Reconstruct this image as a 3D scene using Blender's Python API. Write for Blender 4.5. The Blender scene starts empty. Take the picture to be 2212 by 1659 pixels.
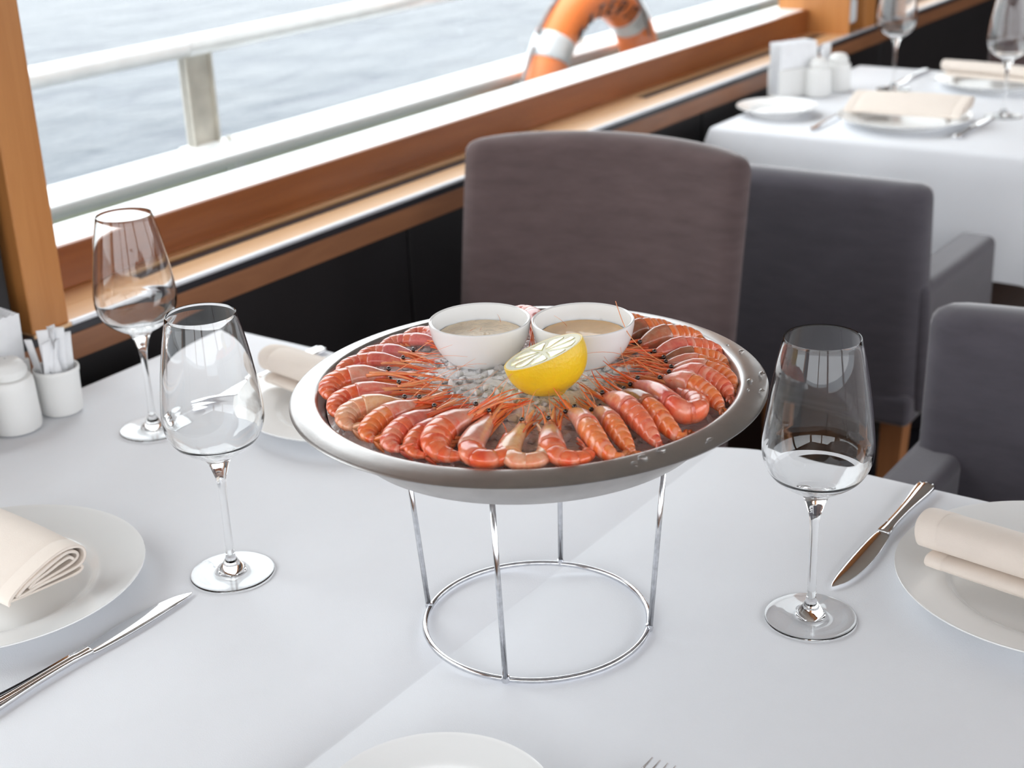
import bpy, bmesh, math, random
from mathutils import Vector, Matrix, noise
random.seed(7)
SC = bpy.context.scene
COL = SC.collection
PI = math.pi
TZ = 0.75                      # height of the table tops above the floor

# ---------------------------------------------------------------- camera
cam_d = bpy.data.cameras.new('camera'); cam = bpy.data.objects.new('camera', cam_d); COL.objects.link(cam)
_r = Vector((0.82091976, 0.56975786, -0.03829792)); _u = Vector((-0.18366766, 0.32694502, 0.92702381)); _w = Vector((-0.54070042, 0.75397807, -0.37304172))
m = Matrix((_r, _u, -_w)).transposed().to_4x4(); m.translation = Vector((1.3755284, -1.24023044, 0.62057083 + TZ))
cam.matrix_world = m
cam_d.sensor_width = 36; cam_d.lens = 3130.9 / 2212 * 36
cam_d.clip_start = 0.05; cam_d.clip_end = 3000
cam_d.dof.use_dof = True; cam_d.dof.focus_distance = 1.13; cam_d.dof.aperture_fstop = 7.5; cam_d.dof.aperture_blades = 9
SC.camera = cam
SC.view_settings.view_transform = 'Standard'; SC.view_settings.look = 'None'
SC.view_settings.gamma = 1; SC.view_settings.use_curve_mapping = False
SC.view_settings.exposure = 0.24
SC.cycles.max_bounces = 14; SC.cycles.transmission_bounces = 12; SC.cycles.transparent_max_bounces = 12
SC.cycles.glossy_bounces = 5; SC.cycles.diffuse_bounces = 4
SC.cycles.sample_clamp_indirect = 8; SC.cycles.blur_glossy = 0.0

# ---------------------------------------------------------------- sky (bright overcast)
W = bpy.data.worlds.new('overcast_sky'); SC.world = W; W.use_nodes = True
bg = W.node_tree.nodes['Background']; bg.inputs[0].default_value = (0.94, 0.965, 1.0, 1); bg.inputs[1].default_value = 3.9
_t = W.node_tree; _tc = _t.nodes.new('ShaderNodeTexCoord'); _sp = _t.nodes.new('ShaderNodeSeparateXYZ'); _mr = _t.nodes.new('ShaderNodeMapRange')
_mr.inputs['From Min'].default_value = 0; _mr.inputs['From Max'].default_value = 1; _mr.inputs['To Min'].default_value = 2.3; _mr.inputs['To Max'].default_value = 4.6   # overcast: brighter overhead than at the horizon
_t.links.new(_tc.outputs['Generated'], _sp.inputs[0]); _t.links.new(_sp.outputs['Z'], _mr.inputs['Value']); _t.links.new(_mr.outputs[0], bg.inputs[1])
def portal(x, y, z, rx, ry, sx, sy):
    l = bpy.data.lights.new('window_portal', 'AREA'); l.shape = 'RECTANGLE'; l.size = sx; l.size_y = sy; l.cycles.is_portal = True
    o = bpy.data.objects.new('window_portal', l); COL.objects.link(o); o.location = (x, y, z)
    o.rotation_euler = (rx, ry, 0)
WTOP = 1.95                    # head of the windows
for yc in (-1.8, 1.0, 3.8):
    portal(-0.24, yc, (0.86 + WTOP) / 2, 0, -PI / 2, WTOP - 0.86, 2.4)
for yc in (-2.5, 1.0, 4.5):
    portal(3.75, yc, 1.6, 0, PI / 2, 1.55, 3.2)  # openings of the unseen right wall, enlarged for fill light
portal(1.9, -3.75, 1.65, -PI / 2, 0, 3.2, 1.45)  # added opening behind the camera, there for fill light

# ---------------------------------------------------------------- materials
MATS = {}
def nt(name):
    m_ = bpy.data.materials.new(name); m_.use_nodes = True; MATS[name] = m_
    t = m_.node_tree; return m_, t, t.nodes['Principled BSDF']
def N(t, kind, **kw):
    n = t.nodes.new(kind)
    for k, v in kw.items():
        if k in n.inputs.keys() if hasattr(n.inputs, 'keys') else False: n.inputs[k].default_value = v
        else: setattr(n, k, v)
    return n
def coords(t, scale=(1, 1, 1), rnd=True):
    tc = t.nodes.new('ShaderNodeTexCoord'); mp = t.nodes.new('ShaderNodeMapping'); mp.inputs['Scale'].default_value = scale
    t.links.new(tc.outputs['Object'], mp.inputs[0])
    if rnd:
        oi = t.nodes.new('ShaderNodeObjectInfo'); mu = t.nodes.new('ShaderNodeMath'); mu.operation = 'MULTIPLY'; mu.inputs[1].default_value = 37
        t.links.new(oi.outputs['Random'], mu.inputs[0]); cb = t.nodes.new('ShaderNodeCombineXYZ')
        t.links.new(mu.outputs[0], cb.inputs[0]); t.links.new(mu.outputs[0], cb.inputs[1]); t.links.new(cb.outputs[0], mp.inputs['Location'])
    return mp
def noise_tex(t, mp, scale, detail=3, rough=.5, dist=0):
    n = t.nodes.new('ShaderNodeTexNoise'); n.inputs['Scale'].default_value = scale; n.inputs['Detail'].default_value = detail
    n.inputs['Roughness'].default_value = rough; n.inputs['Distortion'].default_value = dist; t.links.new(mp.outputs[0], n.inputs['Vector']); return n
def ramp(t, src, stops):
    r_ = t.nodes.new('ShaderNodeValToRGB'); e = r_.color_ramp.elements
    while len(e) < len(stops): e.new(.5)
    for i, (p, c) in enumerate(stops): e[i].position = p; e[i].color = (*c, 1) if len(c) == 3 else c
    t.links.new(src, r_.inputs[0]); return r_
def bump(t, b, src, strength, dist):
    n = t.nodes.new('ShaderNodeBump'); n.inputs['Strength'].default_value = strength; n.inputs['Distance'].default_value = dist
    t.links.new(src, n.inputs['Height']); t.links.new(n.outputs[0], b.inputs['Normal']); return n
def setp(b, **kw):
    for k, v in kw.items(): b.inputs[k.replace('_', ' ')].default_value = v
def plain(name, col, rough=.5, metal=0, bscale=0, bstr=.2, bdist=.001, var=.12, vscale=8, **kw):
    """base colour with a slight mottling and optional fine relief"""
    m_, t, b = nt(name); setp(b, Roughness=rough, Metallic=metal, **kw)
    mp = coords(t); n = noise_tex(t, mp, vscale, 4)
    lo = tuple(c * (1 - var) for c in col); hi = tuple(min(1, c * (1 + var)) for c in col)
    r_ = ramp(t, n.outputs['Fac'], [(.3, lo), (.7, hi)]); t.links.new(r_.outputs[0], b.inputs['Base Color'])
    if bscale:
        n2 = noise_tex(t, mp, bscale, 3); bump(t, b, n2.outputs['Fac'], bstr, bdist)
    return m_
def fabric(name, col, sc=700, var=.15, sheen=.5, streak=(1, 1, 1), vscale=18):
    m_, t, b = nt(name); setp(b, Roughness=.95, Sheen_Weight=sheen, Sheen_Roughness=.4, Specular_IOR_Level=.15)
    mp = coords(t, streak); n = noise_tex(t, mp, vscale, 6, .65)
    r_ = ramp(t, n.outputs['Fac'], [(.3, tuple(c * (1 - var) for c in col)), (.72, tuple(c * (1 + var) for c in col))])
    t.links.new(r_.outputs[0], b.inputs['Base Color'])
    mp2 = coords(t, (1, 1, 1)); n2 = noise_tex(t, mp2, sc, 2, .6); bump(t, b, n2.outputs['Fac'], .25, .0008)
    return m_
def wood(name, c1, c2, rough=.3, axis=1, coat=0):
    m_, t, b = nt(name); setp(b, Roughness=rough, Coat_Weight=coat, Coat_Roughness=.28)
    s = [14, 14, 14]; s[axis] = 1.2
    mp = coords(t, s); n = noise_tex(t, mp, 3.0, 7, .6, 1.2)
    r_ = ramp(t, n.outputs['Fac'], [(.25, c1), (.75, c2)]); t.links.new(r_.outputs[0], b.inputs['Base Color'])
    n2 = noise_tex(t, mp, 9, 4, .6); bump(t, b, n2.outputs['Fac'], .08, .001)
    return m_
WHITE_CLOTH = fabric('white_tablecloth', (.84, .855, .89), 900, .02, .15, vscale=5)
NAPKIN = fabric('cream_napkin', (.86, .77, .69), 1500, .03, .3)
NAPKIN_IN = NAPKIN
CHAIR_BROWN = fabric('taupe_velour', (.118, .084, .084), 500, .16, .55, (1.2, 1, 5), 14)
CHAIR_GREY = fabric('slate_velour', (.092, .084, .100), 500, .12, .7, (1.2, 1, 4), 12)
PORC = plain('white_porcelain', (.88, .885, .88), .2, var=.01, Coat_Weight=.3, Coat_Roughness=.08)
PORC_M = plain('satin_porcelain', (.84, .84, .825), .3, var=.02)
PAPER = plain('white_paper', (.88, .89, .91), .8, var=.03, vscale=60, bscale=300, bstr=.2)
STEEL = plain('brushed_steel', (.46, .45, .445), .33, 1, var=.06, vscale=60, bscale=500, bstr=.04)
STEEL_DULL = plain('dull_steel', (.50, .48, .465), .42, 1, var=.10, vscale=40, bscale=160, bstr=.06)
CHROME = plain('polished_steel', (.80, .80, .81), .07, 1, var=.02, vscale=100)
WIRE = plain('chromed_wire', (.66, .67, .70), .16, 1, var=.15, vscale=250)
WOOD_SILL = wood('sill_wood', (.70, .39, .17), (.80, .51, .27), .30, 1, 1)
WOOD_SASH = wood('sash_wood', (.20, .055, .012), (.28, .088, .022), .34, 1)
WOOD_POST = wood('post_wood', (.46, .175, .045), (.58, .25, .075), .38, 2)
WOOD_BAND = wood('band_wood', (.22, .09, .042), (.31, .135, .062), .35, 1)
NOSE = plain('satin_nosing', (.80, .82, .86), .3, .35, var=.03)
WOOD_DARK = wood('dark_floor_wood', (.020, .009, .006), (.045, .02, .013), .45, 1)
WOOD_LEG = wood('leg_wood', (.30, .12, .045), (.42, .18, .07), .4, 2)
BLACK = plain('black_panel', (.008, .0065, .0075), .45, var=.2, bscale=120, bstr=.06)
BLACK_G = plain('black_strip', (.022, .021, .026), .30, var=.1)
DARKMET = plain('dark_grille', (.02, .02, .025), .4, .3)
CEIL = plain('cream_ceiling', (.74, .70, .64), .7, var=.03)
WALLC = wood('cabin_panelling', (.36, .17, .08), (.46, .24, .12), .5, 2)
WPAINT = plain('white_paint', (.79, .81, .82), .35, var=.02, vscale=3)
GPAINT = plain('pale_green_paint', (.80, .86, .70), .5, var=.04, vscale=5)
GALV = plain('weathered_post_metal', (.52, .49, .43), .5, .3, var=.18, vscale=25)
RAILM = plain('rail_metal', (.86, .87, .88), .25, .15, var=.05, vscale=20)
DECK = plain('deck_paint', (.72, .76, .68), .7, var=.1)
ORANGE = plain('buoy_orange', (.90, .24, .06), .45, var=.06, vscale=6)
BAND = plain('reflective_band', (.72, .75, .78), .35, .2, var=.04)
ROPE = plain('grey_rope', (.30, .28, .28), .8, var=.2, vscale=90)
INK = plain('black_lettering', (.03, .025, .03), .5)
# glass
def glass_mat(name, ior=1.5, col=(1, 1, 1), rough=0.0):
    m_, t, b = nt(name); setp(b, Roughness=rough, IOR=ior, Transmission_Weight=1.0)
    b.inputs['Base Color'].default_value = (*col, 1)
    mp = coords(t); n = noise_tex(t, mp, 25, 1); bump(t, b, n.outputs['Fac'], .006, .0005)
    return m_
GLASS = glass_mat('clear_glass', 1.5, (.985, .99, .99))
def pane_mat():
    m_, t, b = nt('window_glass'); out = t.nodes['Material Output']
    tr = t.nodes.new('ShaderNodeBsdfTransparent'); tr.inputs[0].default_value = (.97, .985, .98, 1)
    gl = t.nodes.new('ShaderNodeBsdfGlossy'); gl.inputs['Roughness'].default_value = .0
    lw = t.nodes.new('ShaderNodeLayerWeight'); pw = t.nodes.new('ShaderNodeMath'); pw.operation = 'POWER'; pw.inputs[1].default_value = 5; t.links.new(lw.outputs['Facing'], pw.inputs[0])
    fr = t.nodes.new('ShaderNodeMath'); fr.operation = 'MULTIPLY_ADD'; fr.inputs[1].default_value = .8; fr.inputs[2].default_value = .02; t.links.new(pw.outputs[0], fr.inputs[0])
    mx = t.nodes.new('ShaderNodeMixShader'); t.links.new(fr.outputs[0], mx.inputs[0]); t.links.new(tr.outputs[0], mx.inputs[1]); t.links.new(gl.outputs[0], mx.inputs[2])
    t.links.new(mx.outputs[0], out.inputs[0]); t.nodes.remove(b); return m_
PANE = pane_mat()
# water outside
def water_mat():
    m_, t, b = nt('river_water'); setp(b, Roughness=.25, IOR=1.33, Specular_IOR_Level=.22)
    mp = coords(t, (1, .45, 1), False); n = noise_tex(t, mp, 1.1, 6, .6, .6)
    n1 = noise_tex(t, mp, .25, 3, .5)
    mx = t.nodes.new('ShaderNodeMath'); mx.operation = 'ADD'; t.links.new(n.outputs['Fac'], mx.inputs[0]); t.links.new(n1.outputs['Fac'], mx.inputs[1])
    r_ = ramp(t, n.outputs['Fac'], [(.34, (.014, .024, .042)), (.45, (.040, .052, .067)), (.7, (.056, .066, .078))])
    t.links.new(r_.outputs[0], b.inputs['Base Color']); bump(t, b, mx.outputs[0], .5, .35); return m_
WATER = water_mat()
# ice
def ice_mat():
    m_, t, b = nt('crushed_ice'); setp(b, Roughness=.12, IOR=1.31, Transmission_Weight=.04, Subsurface_Weight=.8, Subsurface_Scale=.012, Coat_Weight=.6, Coat_Roughness=.05); b.inputs['Subsurface Radius'].default_value = (1, 1, 1)
    mp = coords(t); n = noise_tex(t, mp, 160, 4, .7)
    r_ = ramp(t, n.outputs['Fac'], [(.3, (.95, .92, .93)), (.7, (1, .985, .99))]); t.links.new(r_.outputs[0], b.inputs['Base Color'])
    n2 = noise_tex(t, mp, 420, 4, .7); bump(t, b, n2.outputs['Fac'], .5, .0012); return m_
ICE = ice_mat()
# shrimp shells: lu = position along a segment (vertex attribute 'lu'), dv = 1 on the back, 0 on the belly
def shell_mat(name, base, deep, pale, patch, patch_amt, stripe=.42):
    m_, t, b = nt(name)
    setp(b, Roughness=.24, Subsurface_Weight=.28, Subsurface_Scale=.004, Coat_Weight=.5, Coat_Roughness=.12, Specular_IOR_Level=.55)
    b.inputs['Subsurface Radius'].default_value = (1, .35, .2)
    mp = coords(t); n = noise_tex(t, mp, 75, 5, .65, .3); n2 = noise_tex(t, mp, 260, 4, .7); n3 = noise_tex(t, mp, 38, 3, .5, .5)
    r_ = ramp(t, n.outputs['Fac'], [(.30, deep), (.5, base), (.74, pale)])
    a = t.nodes.new('ShaderNodeAttribute'); a.attribute_name = 'lu'
    st = ramp(t, a.outputs['Fac'], [(.52, (0, 0, 0)), (.72, (1, 1, 1)), (.90, (1, 1, 1)), (1.0, (0, 0, 0))])
    s2 = ramp(t, n3.outputs['Fac'], [(.38, (0, 0, 0)), (.56, (1, 1, 1))])
    mu = t.nodes.new('ShaderNodeMath'); mu.operation = 'MULTIPLY'; t.links.new(st.outputs[0], mu.inputs[0]); t.links.new(s2.outputs[0], mu.inputs[1])
    mu2 = t.nodes.new('ShaderNodeMath'); mu2.operation = 'MULTIPLY'; mu2.inputs[1].default_value = stripe; t.links.new(mu.outputs[0], mu2.inputs[0])
    mx = t.nodes.new('ShaderNodeMixRGB'); t.links.new(mu2.outputs[0], mx.inputs[0]); t.links.new(r_.outputs[0], mx.inputs[1]); mx.inputs[2].default_value = (.92, .58, .44, 1)
    pr_ = ramp(t, n3.outputs['Fac'], [(.44, (1, 1, 1)), (.60, (0, 0, 0))])
    mu3 = t.nodes.new('ShaderNodeMath'); mu3.operation = 'MULTIPLY'; mu3.inputs[1].default_value = patch_amt; t.links.new(pr_.outputs[0], mu3.inputs[0])
    mx2 = t.nodes.new('ShaderNodeMixRGB'); t.links.new(mu3.outputs[0], mx2.inputs[0]); t.links.new(mx.outputs[0], mx2.inputs[1]); mx2.inputs[2].default_value = (*patch, 1)
    sp = ramp(t, n2.outputs['Fac'], [(.56, (0, 0, 0)), (.66, (1, 1, 1))])
    mu4 = t.nodes.new('ShaderNodeMath'); mu4.operation = 'MULTIPLY'; mu4.inputs[1].default_value = .22; t.links.new(sp.outputs[0], mu4.inputs[0])
    mx3 = t.nodes.new('ShaderNodeMixRGB'); t.links.new(mu4.outputs[0], mx3.inputs[0]); t.links.new(mx2.outputs[0], mx3.inputs[1]); mx3.inputs[2].default_value = (.50, .07, .07, 1)
    t.links.new(mx3.outputs[0], b.inputs['Base Color']); bump(t, b, n2.outputs['Fac'], .22, .0006)
    return m_
SH = {}
for k, bs, dp, pl in (('pink', (.86, .22, .17), (.74, .09, .09), (.91, .44, .34)), ('red', (.88, .13, .05), (.72, .045, .03), (.92, .32, .18)),
                      ('redpink', (.86, .15, .09), (.72, .06, .05), (.90, .36, .26)), ('orange', (.92, .21, .05), (.84, .09, .03), (.95, .40, .18)),
                      ('cream', (.88, .48, .30), (.85, .25, .13), (.92, .66, .48))):
    SH[k] = shell_mat(k + '_shell', bs, dp, pl, (.90, .24, .06), .35)
HD = {
    'pink': shell_mat('pink_head_shell', (.80, .26, .22), (.70, .14, .14), (.88, .58, .52), (.42, .16, .17), .25, 0),
    'red': shell_mat('red_head_shell', (.82, .22, .15), (.66, .08, .07), (.88, .48, .38), (.45, .15, .12), .2, 0),
    'pale': shell_mat('pale_head_shell', (.84, .33, .23), (.84, .14, .08), (.87, .60, .48), (.52, .30, .22), .45, 0),
    'cream': shell_mat('cream_head_shell', (.87, .50, .28), (.86, .28, .13), (.90, .66, .44), (.80, .42, .18), .4, 0),
    'brown': shell_mat('brown_head_shell', (.52, .19, .10), (.72, .14, .07), (.66, .38, .26), (.16, .085, .05), .6, 0)}
def red_mat(name, c1, c2):
    m_, t, b = nt(name); setp(b, Roughness=.3, Subsurface_Weight=.3, Subsurface_Scale=.003, Coat_Weight=.3)
    mp = coords(t); n = noise_tex(t, mp, 120, 3); r_ = ramp(t, n.outputs['Fac'], [(.3, c1), (.7, c2)]); t.links.new(r_.outputs[0], b.inputs['Base Color']); return m_
LIMB = red_mat('shrimp_limb', (.86, .08, .02), (.95, .26, .08)); LIMB2 = red_mat('shrimp_limb_pale', (.93, .26, .09), (.95, .42, .20))
EYE = plain('shrimp_eye', (.018, .012, .012), .12, Coat_Weight=1.0)
# lemon
PEEL = plain('lemon_peel', (.90, .60, .02), .35, var=.06, vscale=40, bscale=420, bstr=.5, bdist=.0012, Subsurface_Weight=.2, Subsurface_Scale=.003)
PITH = plain('lemon_pith', (.90, .88, .68), .6, var=.03)
PULP = plain('lemon_pulp', (.84, .76, .36), .25, var=.16, vscale=120, bscale=300, bstr=.6, bdist=.001, Subsurface_Weight=.4, Subsurface_Scale=.004, Coat_Weight=.6)
SAUCE_A = plain('beige_sauce', (.92, .76, .55), .22, var=.10, vscale=60, bscale=170, bstr=.8, bdist=.002)
SAUCE_B = plain('brown_sauce', (.88, .58, .30), .15, var=.05, vscale=30)

# ---------------------------------------------------------------- geometry helpers
def cr(pts, n=8, closed=False):
    """Catmull-Rom through points, n samples per span"""
    P = [Vector(p) for p in pts]; out = []; L = len(P)
    for i in range(L if closed else L - 1):
        if closed: a, b, c, d = P[i - 1], P[i], P[(i + 1) % L], P[(i + 2) % L]
        else: a, b, c, d = P[max(i - 1, 0)], P[i], P[i + 1], P[min(i + 2, L - 1)]
        for k in range(n):
            t = k / n
            out.append(.5 * ((2 * b) + (c - a) * t + (2 * a - 5 * b + 4 * c - d) * t * t + (3 * b - a - 3 * c + d) * t ** 3))
    if not closed: out.append(P[-1])
    return out
def build(name, verts, faces, mat, parent=None, smooth=True, loc=None, attr=None):
    me = bpy.data.meshes.new(name); me.from_pydata([tuple(v) for v in verts], [], faces); me.update()
    if attr:
        for k, vals in attr.items():
            a = me.attributes.new(k, 'FLOAT', 'POINT'); a.data.foreach_set('value', vals)
    if smooth: me.polygons.foreach_set('use_smooth', [True] * len(me.polygons))
    if mat: me.materials.append(mat)
    o = bpy.data.objects.new(name, me); COL.objects.link(o)
    if parent: o.parent = parent
    if loc: o.location = loc
    return o
def fixn(o):
    bm = bmesh.new(); bm.from_mesh(o.data); bmesh.ops.recalc_face_normals(bm, faces=bm.faces); bm.to_mesh(o.data); bm.free(); return o
def thing(name, label, cat, loc=(0, 0, 0), rz=0, group=None):
    o = bpy.data.objects.new(name, None); COL.objects.link(o); o.empty_display_size = .02
    o.location = loc; o.rotation_euler = (0, 0, rz); o['label'] = label; o['category'] = cat
    if group: o['group'] = group
    return o
def tag(o, label, cat, group=None, kind=None):
    o['label'] = label; o['category'] = cat
    if group: o['group'] = group
    if kind: o['kind'] = kind
    return o
def struct(o): o['kind'] = 'structure'; return o
def sgroup(name):
    o = bpy.data.objects.new(name, None); COL.objects.link(o); o['kind'] = 'structure'; return o
def dup(root, loc=None, rz=None, label=None, group=None, skip=()):
    r = root.copy(); COL.objects.link(r)
    if loc is not None: r.location = loc
    if rz is not None: r.rotation_euler = (0, 0, rz)
    if label: r['label'] = label
    if group: r['group'] = group
    for ch in list(root.children):
        c = ch.copy(); COL.objects.link(c); c.parent = r
        for g in ch.children:
            d = g.copy(); COL.objects.link(d); d.parent = c
    return r
def lathe(prof, n=64, closed_prof=False):
    v = []; f = []; m_ = len(prof); idx = []
    for (r_, z) in prof:
        if r_ < 1e-7: idx.append([len(v)] * n); v.append((0, 0, z))
        else:
            idx.append(list(range(len(v), len(v) + n))); v += [(r_ * math.cos(2 * PI * k / n), r_ * math.sin(2 * PI * k / n), z) for k in range(n)]
    for i in range(m_ if closed_prof else m_ - 1):
        a, b = idx[i], idx[(i + 1) % m_]
        for k in range(n):
            q = [a[k], a[(k + 1) % n], b[(k + 1) % n], b[k]]; s = []
            for x in q:
                if x not in s: s.append(x)
            if len(s) > 2: f.append(s)
    return v, f
def lathe_obj(name, prof, mat, parent=None, n=64, loc=None, cp=False):
    v, f = lathe(prof, n, cp); o = fixn(build(name, v, f, mat, parent, loc=loc)); o.data.set_sharp_from_angle(angle=math.radians(38)); return o
def box(v, f, x0, x1, y0, y1, z0, z1):
    i = len(v); v += [(x0, y0, z0), (x1, y0, z0), (x1, y1, z0), (x0, y1, z0), (x0, y0, z1), (x1, y0, z1), (x1, y1, z1), (x0, y1, z1)]
    f += [[i, i + 3, i + 2, i + 1], [i + 4, i + 5, i + 6, i + 7], [i, i + 1, i + 5, i + 4], [i + 1, i + 2, i + 6, i + 5], [i + 2, i + 3, i + 7, i + 6], [i + 3, i, i + 4, i + 7]]
def box_obj(name, boxes, mat, parent=None, bev=.002, seg=2):
    v = []; f = []
    for b in boxes: box(v, f, *b)
    o = build(name, v, f, mat, parent, smooth=False)
    if bev:
        md = o.modifiers.new('bevel', 'BEVEL'); md.width = bev; md.segments = seg; md.limit_method = 'ANGLE'
        o.data.polygons.foreach_set('use_smooth', [True] * len(o.data.polygons)); md.harden_normals = True
    return o
def frames(pts, up=Vector((0, 0, 1))):
    fr = []
    for i in range(len(pts)):
        t = (pts[min(i + 1, len(pts) - 1)] - pts[max(i - 1, 0)])
        t = t.normalized() if t.length > 1e-9 else Vector((1, 0, 0))
        b = t.cross(up)
        if b.length < 1e-4: b = t.cross(Vector((1, 0, 0)))
        b.normalize(); d = b.cross(t).normalized(); fr.append((t, b, d))
    return fr
def tube(pts, rad, n=6, v=None, f=None, cap=True):
    """rad: number or list"""
    v = [] if v is None else v; f = [] if f is None else f; fr = frames(pts); s = len(v); L = len(pts)
    for i, p in enumerate(pts):
        r_ = rad[i] if isinstance(rad, (list, tuple)) else rad; t, b, d = fr[i]
        for k in range(n):
            a = 2 * PI * k / n; v.append(p + b * (r_ * math.cos(a)) + d * (r_ * math.sin(a)))
    for i in range(L - 1):
        for k in range(n): f.append([s + i * n + k, s + i * n + (k + 1) % n, s + (i + 1) * n + (k + 1) % n, s + (i + 1) * n + k])
    if cap: f.append([s + k for k in range(n)][::-1]); f.append([s + (L - 1) * n + k for k in range(n)])
    return v, f
def tube_obj(name, pts, rad, mat, parent=None, n=8):
    v, f = tube([Vector(p) for p in pts], rad, n); return build(name, v, f, mat, parent)
def ring_obj(name, R, r, mat, parent, z=0, n=96, m_=10):
    v = []; f = []
    for i in range(n):
        a = 2 * PI * i / n
        for k in range(m_):
            b = 2 * PI * k / m_; v.append(((R + r * math.cos(b)) * math.cos(a), (R + r * math.cos(b)) * math.sin(a), z + r * math.sin(b)))
    for i in range(n):
        for k in range(m_): f.append([i * m_ + k, ((i + 1) % n) * m_ + k, ((i + 1) % n) * m_ + (k + 1) % m_, i * m_ + (k + 1) % m_])
    return build(name, v, f, mat, parent)

# ================================================================ SETTING
Y0, Y1, XR = -3.6, 8.0, 3.6
struct(box_obj('floor', [(-.3, XR + .2, Y0, Y1, -.1, 0)], WOOD_DARK, None, 0))
struct(box_obj('ceiling', [(-.25, XR + .2, Y0, Y1, 2.5, 2.6)], CEIL, None, 0))
struct(box_obj('wall_back', [(-.3, XR + .2, Y1, Y1 + .1, 0, 2.6)], BLACK, None, 0))
wf = sgroup('wall_front')  # unseen wall behind the camera; its openings are added to let in fill light
box_obj('lower_panel', [(-.3, XR + .1, Y0 - .1, Y0, 0, .9)], WALLC, wf, 0)
box_obj('header', [(-.3, XR + .1, Y0 - .1, Y0, 2.38, 2.6)], WALLC, wf, 0)
for xa, xb in ((-.3, .25), (1.85, 1.97), (3.5, XR + .1)): box_obj('pillar', [(xa, xb, Y0 - .1, Y0, .9, 2.38)], WALLC, wf, 0)
wr = sgroup('wall_right')  # unseen wall opposite; openings made large to bring in fill from the right
box_obj('lower_panel', [(XR, XR + .1, Y0, Y1, 0, .82)], WALLC, wr, 0)
box_obj('header', [(XR, XR + .1, Y0, Y1, 2.38, 2.6)], WALLC, wr, 0)
for ya, yb in ((Y0, -3.45), (-.95, -.75), (2.3, 2.5), (6.1, Y1)): box_obj('pillar', [(XR, XR + .1, ya, yb, .82, 2.38)], WALLC, wr, 0)
# window wall on the left
wl = sgroup('wall_left')
edges = [Y0, -2.507, -1.507, -.507, .493, 1.493, 2.493, 3.493, 4.493, 5.493, 6.493, Y1]
for a, b in zip(edges, edges[1:]):
    box_obj('panel', [(-.11, -.06, a + .002, b - .002, 0, TZ + .01)], BLACK, wl, .003)
box_obj('wall_core', [(-.20, -.11, Y0, Y1, 0, TZ + .03)], BLACK, wl, 0)
box_obj('header', [(-.22, -.06, Y0, Y1, WTOP, 2.6)], WOOD_POST, wl, 0)
for a, b in ((Y0, -3.06), (-.60, -.262), (2.372, 2.60), (5.17, Y1)):
    box_obj('pillar', [(-.22, -.045, a, b, TZ + .055, WTOP)], BLACK, wl, .002)
struct(box_obj('trim_1', [(-.11, -.030, Y0, Y1, TZ + .0055, TZ + .0385)], WOOD_BAND, None, .001))
struct(box_obj('trim_2', [(-.11, -.0295, Y0, Y1, TZ + .0385, TZ + .0535)], BLACK_G, None, .0015))
def window(name, yo, ya, yb):
    w = sgroup(name)
    zs = TZ + .055; zb = TZ + .0535 - .0
    # sill boards: front board, strip behind the slots, wood between the slots
    slots = [(-.03, .311), (.318, .632), (.639, .962), (1.30, 2.19)]
    slots = [(a, b) for a, b in slots]
    segs = []; c = ya - .055
    for a, b in slots: segs.append((c, a)); c = b
    segs.append((c, yb + .17)); segs = [(a, b) for a, b in segs if b - a > .02]
    sb = box_obj('sill_board', [(-.0865, -.0275, ya - .055 + yo, yb + .17 + yo, TZ + .0495, zs)], WOOD_SILL, w, .0015, 2)
    box_obj('sill_nosing', [(-.0345, -.0258, ya + yo, yb + .17 + yo, TZ + .0500, zs + .0012)], NOSE, w, .0025, 4)
    box_obj('sill_back_board', [(-.20, -.120, ya - .055 + yo, yb + .17 + yo, TZ + .03, zs)], WOOD_SILL, w, .001)
    for a, b in segs: box_obj('sill_filler', [(-.1203, -.0862, a + yo, b + yo, TZ + .03, zs - .0001)], WOOD_SILL, w, 0)
    box_obj('vent_tray', [(-.1203, -.0862, ya + yo, yb + yo, TZ + .030, TZ + .032)], DARKMET, w, 0)
    for a, b in slots:
        box_obj('vent_bar', [(-.0895, -.0862, a + yo, b + yo, TZ + .032, zs + .0008)], DARKMET, w, 0)
        box_obj('vent_bar', [(-.104, -.102, a + yo, b + yo, TZ + .032, zs - .006)], DARKMET, w, 0)
    # sash
    box_obj('sash_rail', [(-.149, -.137, ya + yo, yb + yo, zs, TZ + .112)], WOOD_SASH, w, .003, 3)
    box_obj('sash_rail', [(-.170, -.137, ya + yo, yb + yo, WTOP - .07, WTOP)], WOOD_SASH, w, .003)
    box_obj('pane', [(-.1545, -.1505, ya + yo, yb + yo, TZ + .10, WTOP)], PANE, w, 0)
    box_obj('outer_ledge', [(-.245, -.1495, ya - .1 + yo, yb + .1 + yo, TZ + .056, TZ + .1105)], WPAINT, w, .004)
    # jambs
    box_obj('jamb', [(-.22, -.030, ya - .055 + yo, ya + yo, zs - .0004, WTOP)], WOOD_POST, w, .003, 3)
    box_obj('jamb', [(-.22, -.030, yb + yo, yb + .006 + yo, zs - .0004, WTOP), (-.22, -.030, yb + .10 + yo, yb + .172 + yo, zs - .0004, WTOP), (-.22, -.075, yb + .006 + yo, yb + .10 + yo, zs - .0004, WTOP)], WOOD_POST, w, .002, 2)
    box_obj('jamb_recess', [(-.075, -.070, yb + .006 + yo, yb + .10 + yo, zs, WTOP)], DARKMET, w, 0)
    return w
W1 = window('window_1', 0, -.195, 2.2)
h = box_obj('catch_plate', [(-.070, -.040, 2.225, 2.275, TZ + .075, TZ + .135)], WPAINT, W1, .008, 3)
window('window_2', 2.8, -.195, 2.2)
window('window_3', -2.8, -.195, 2.2)
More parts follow.
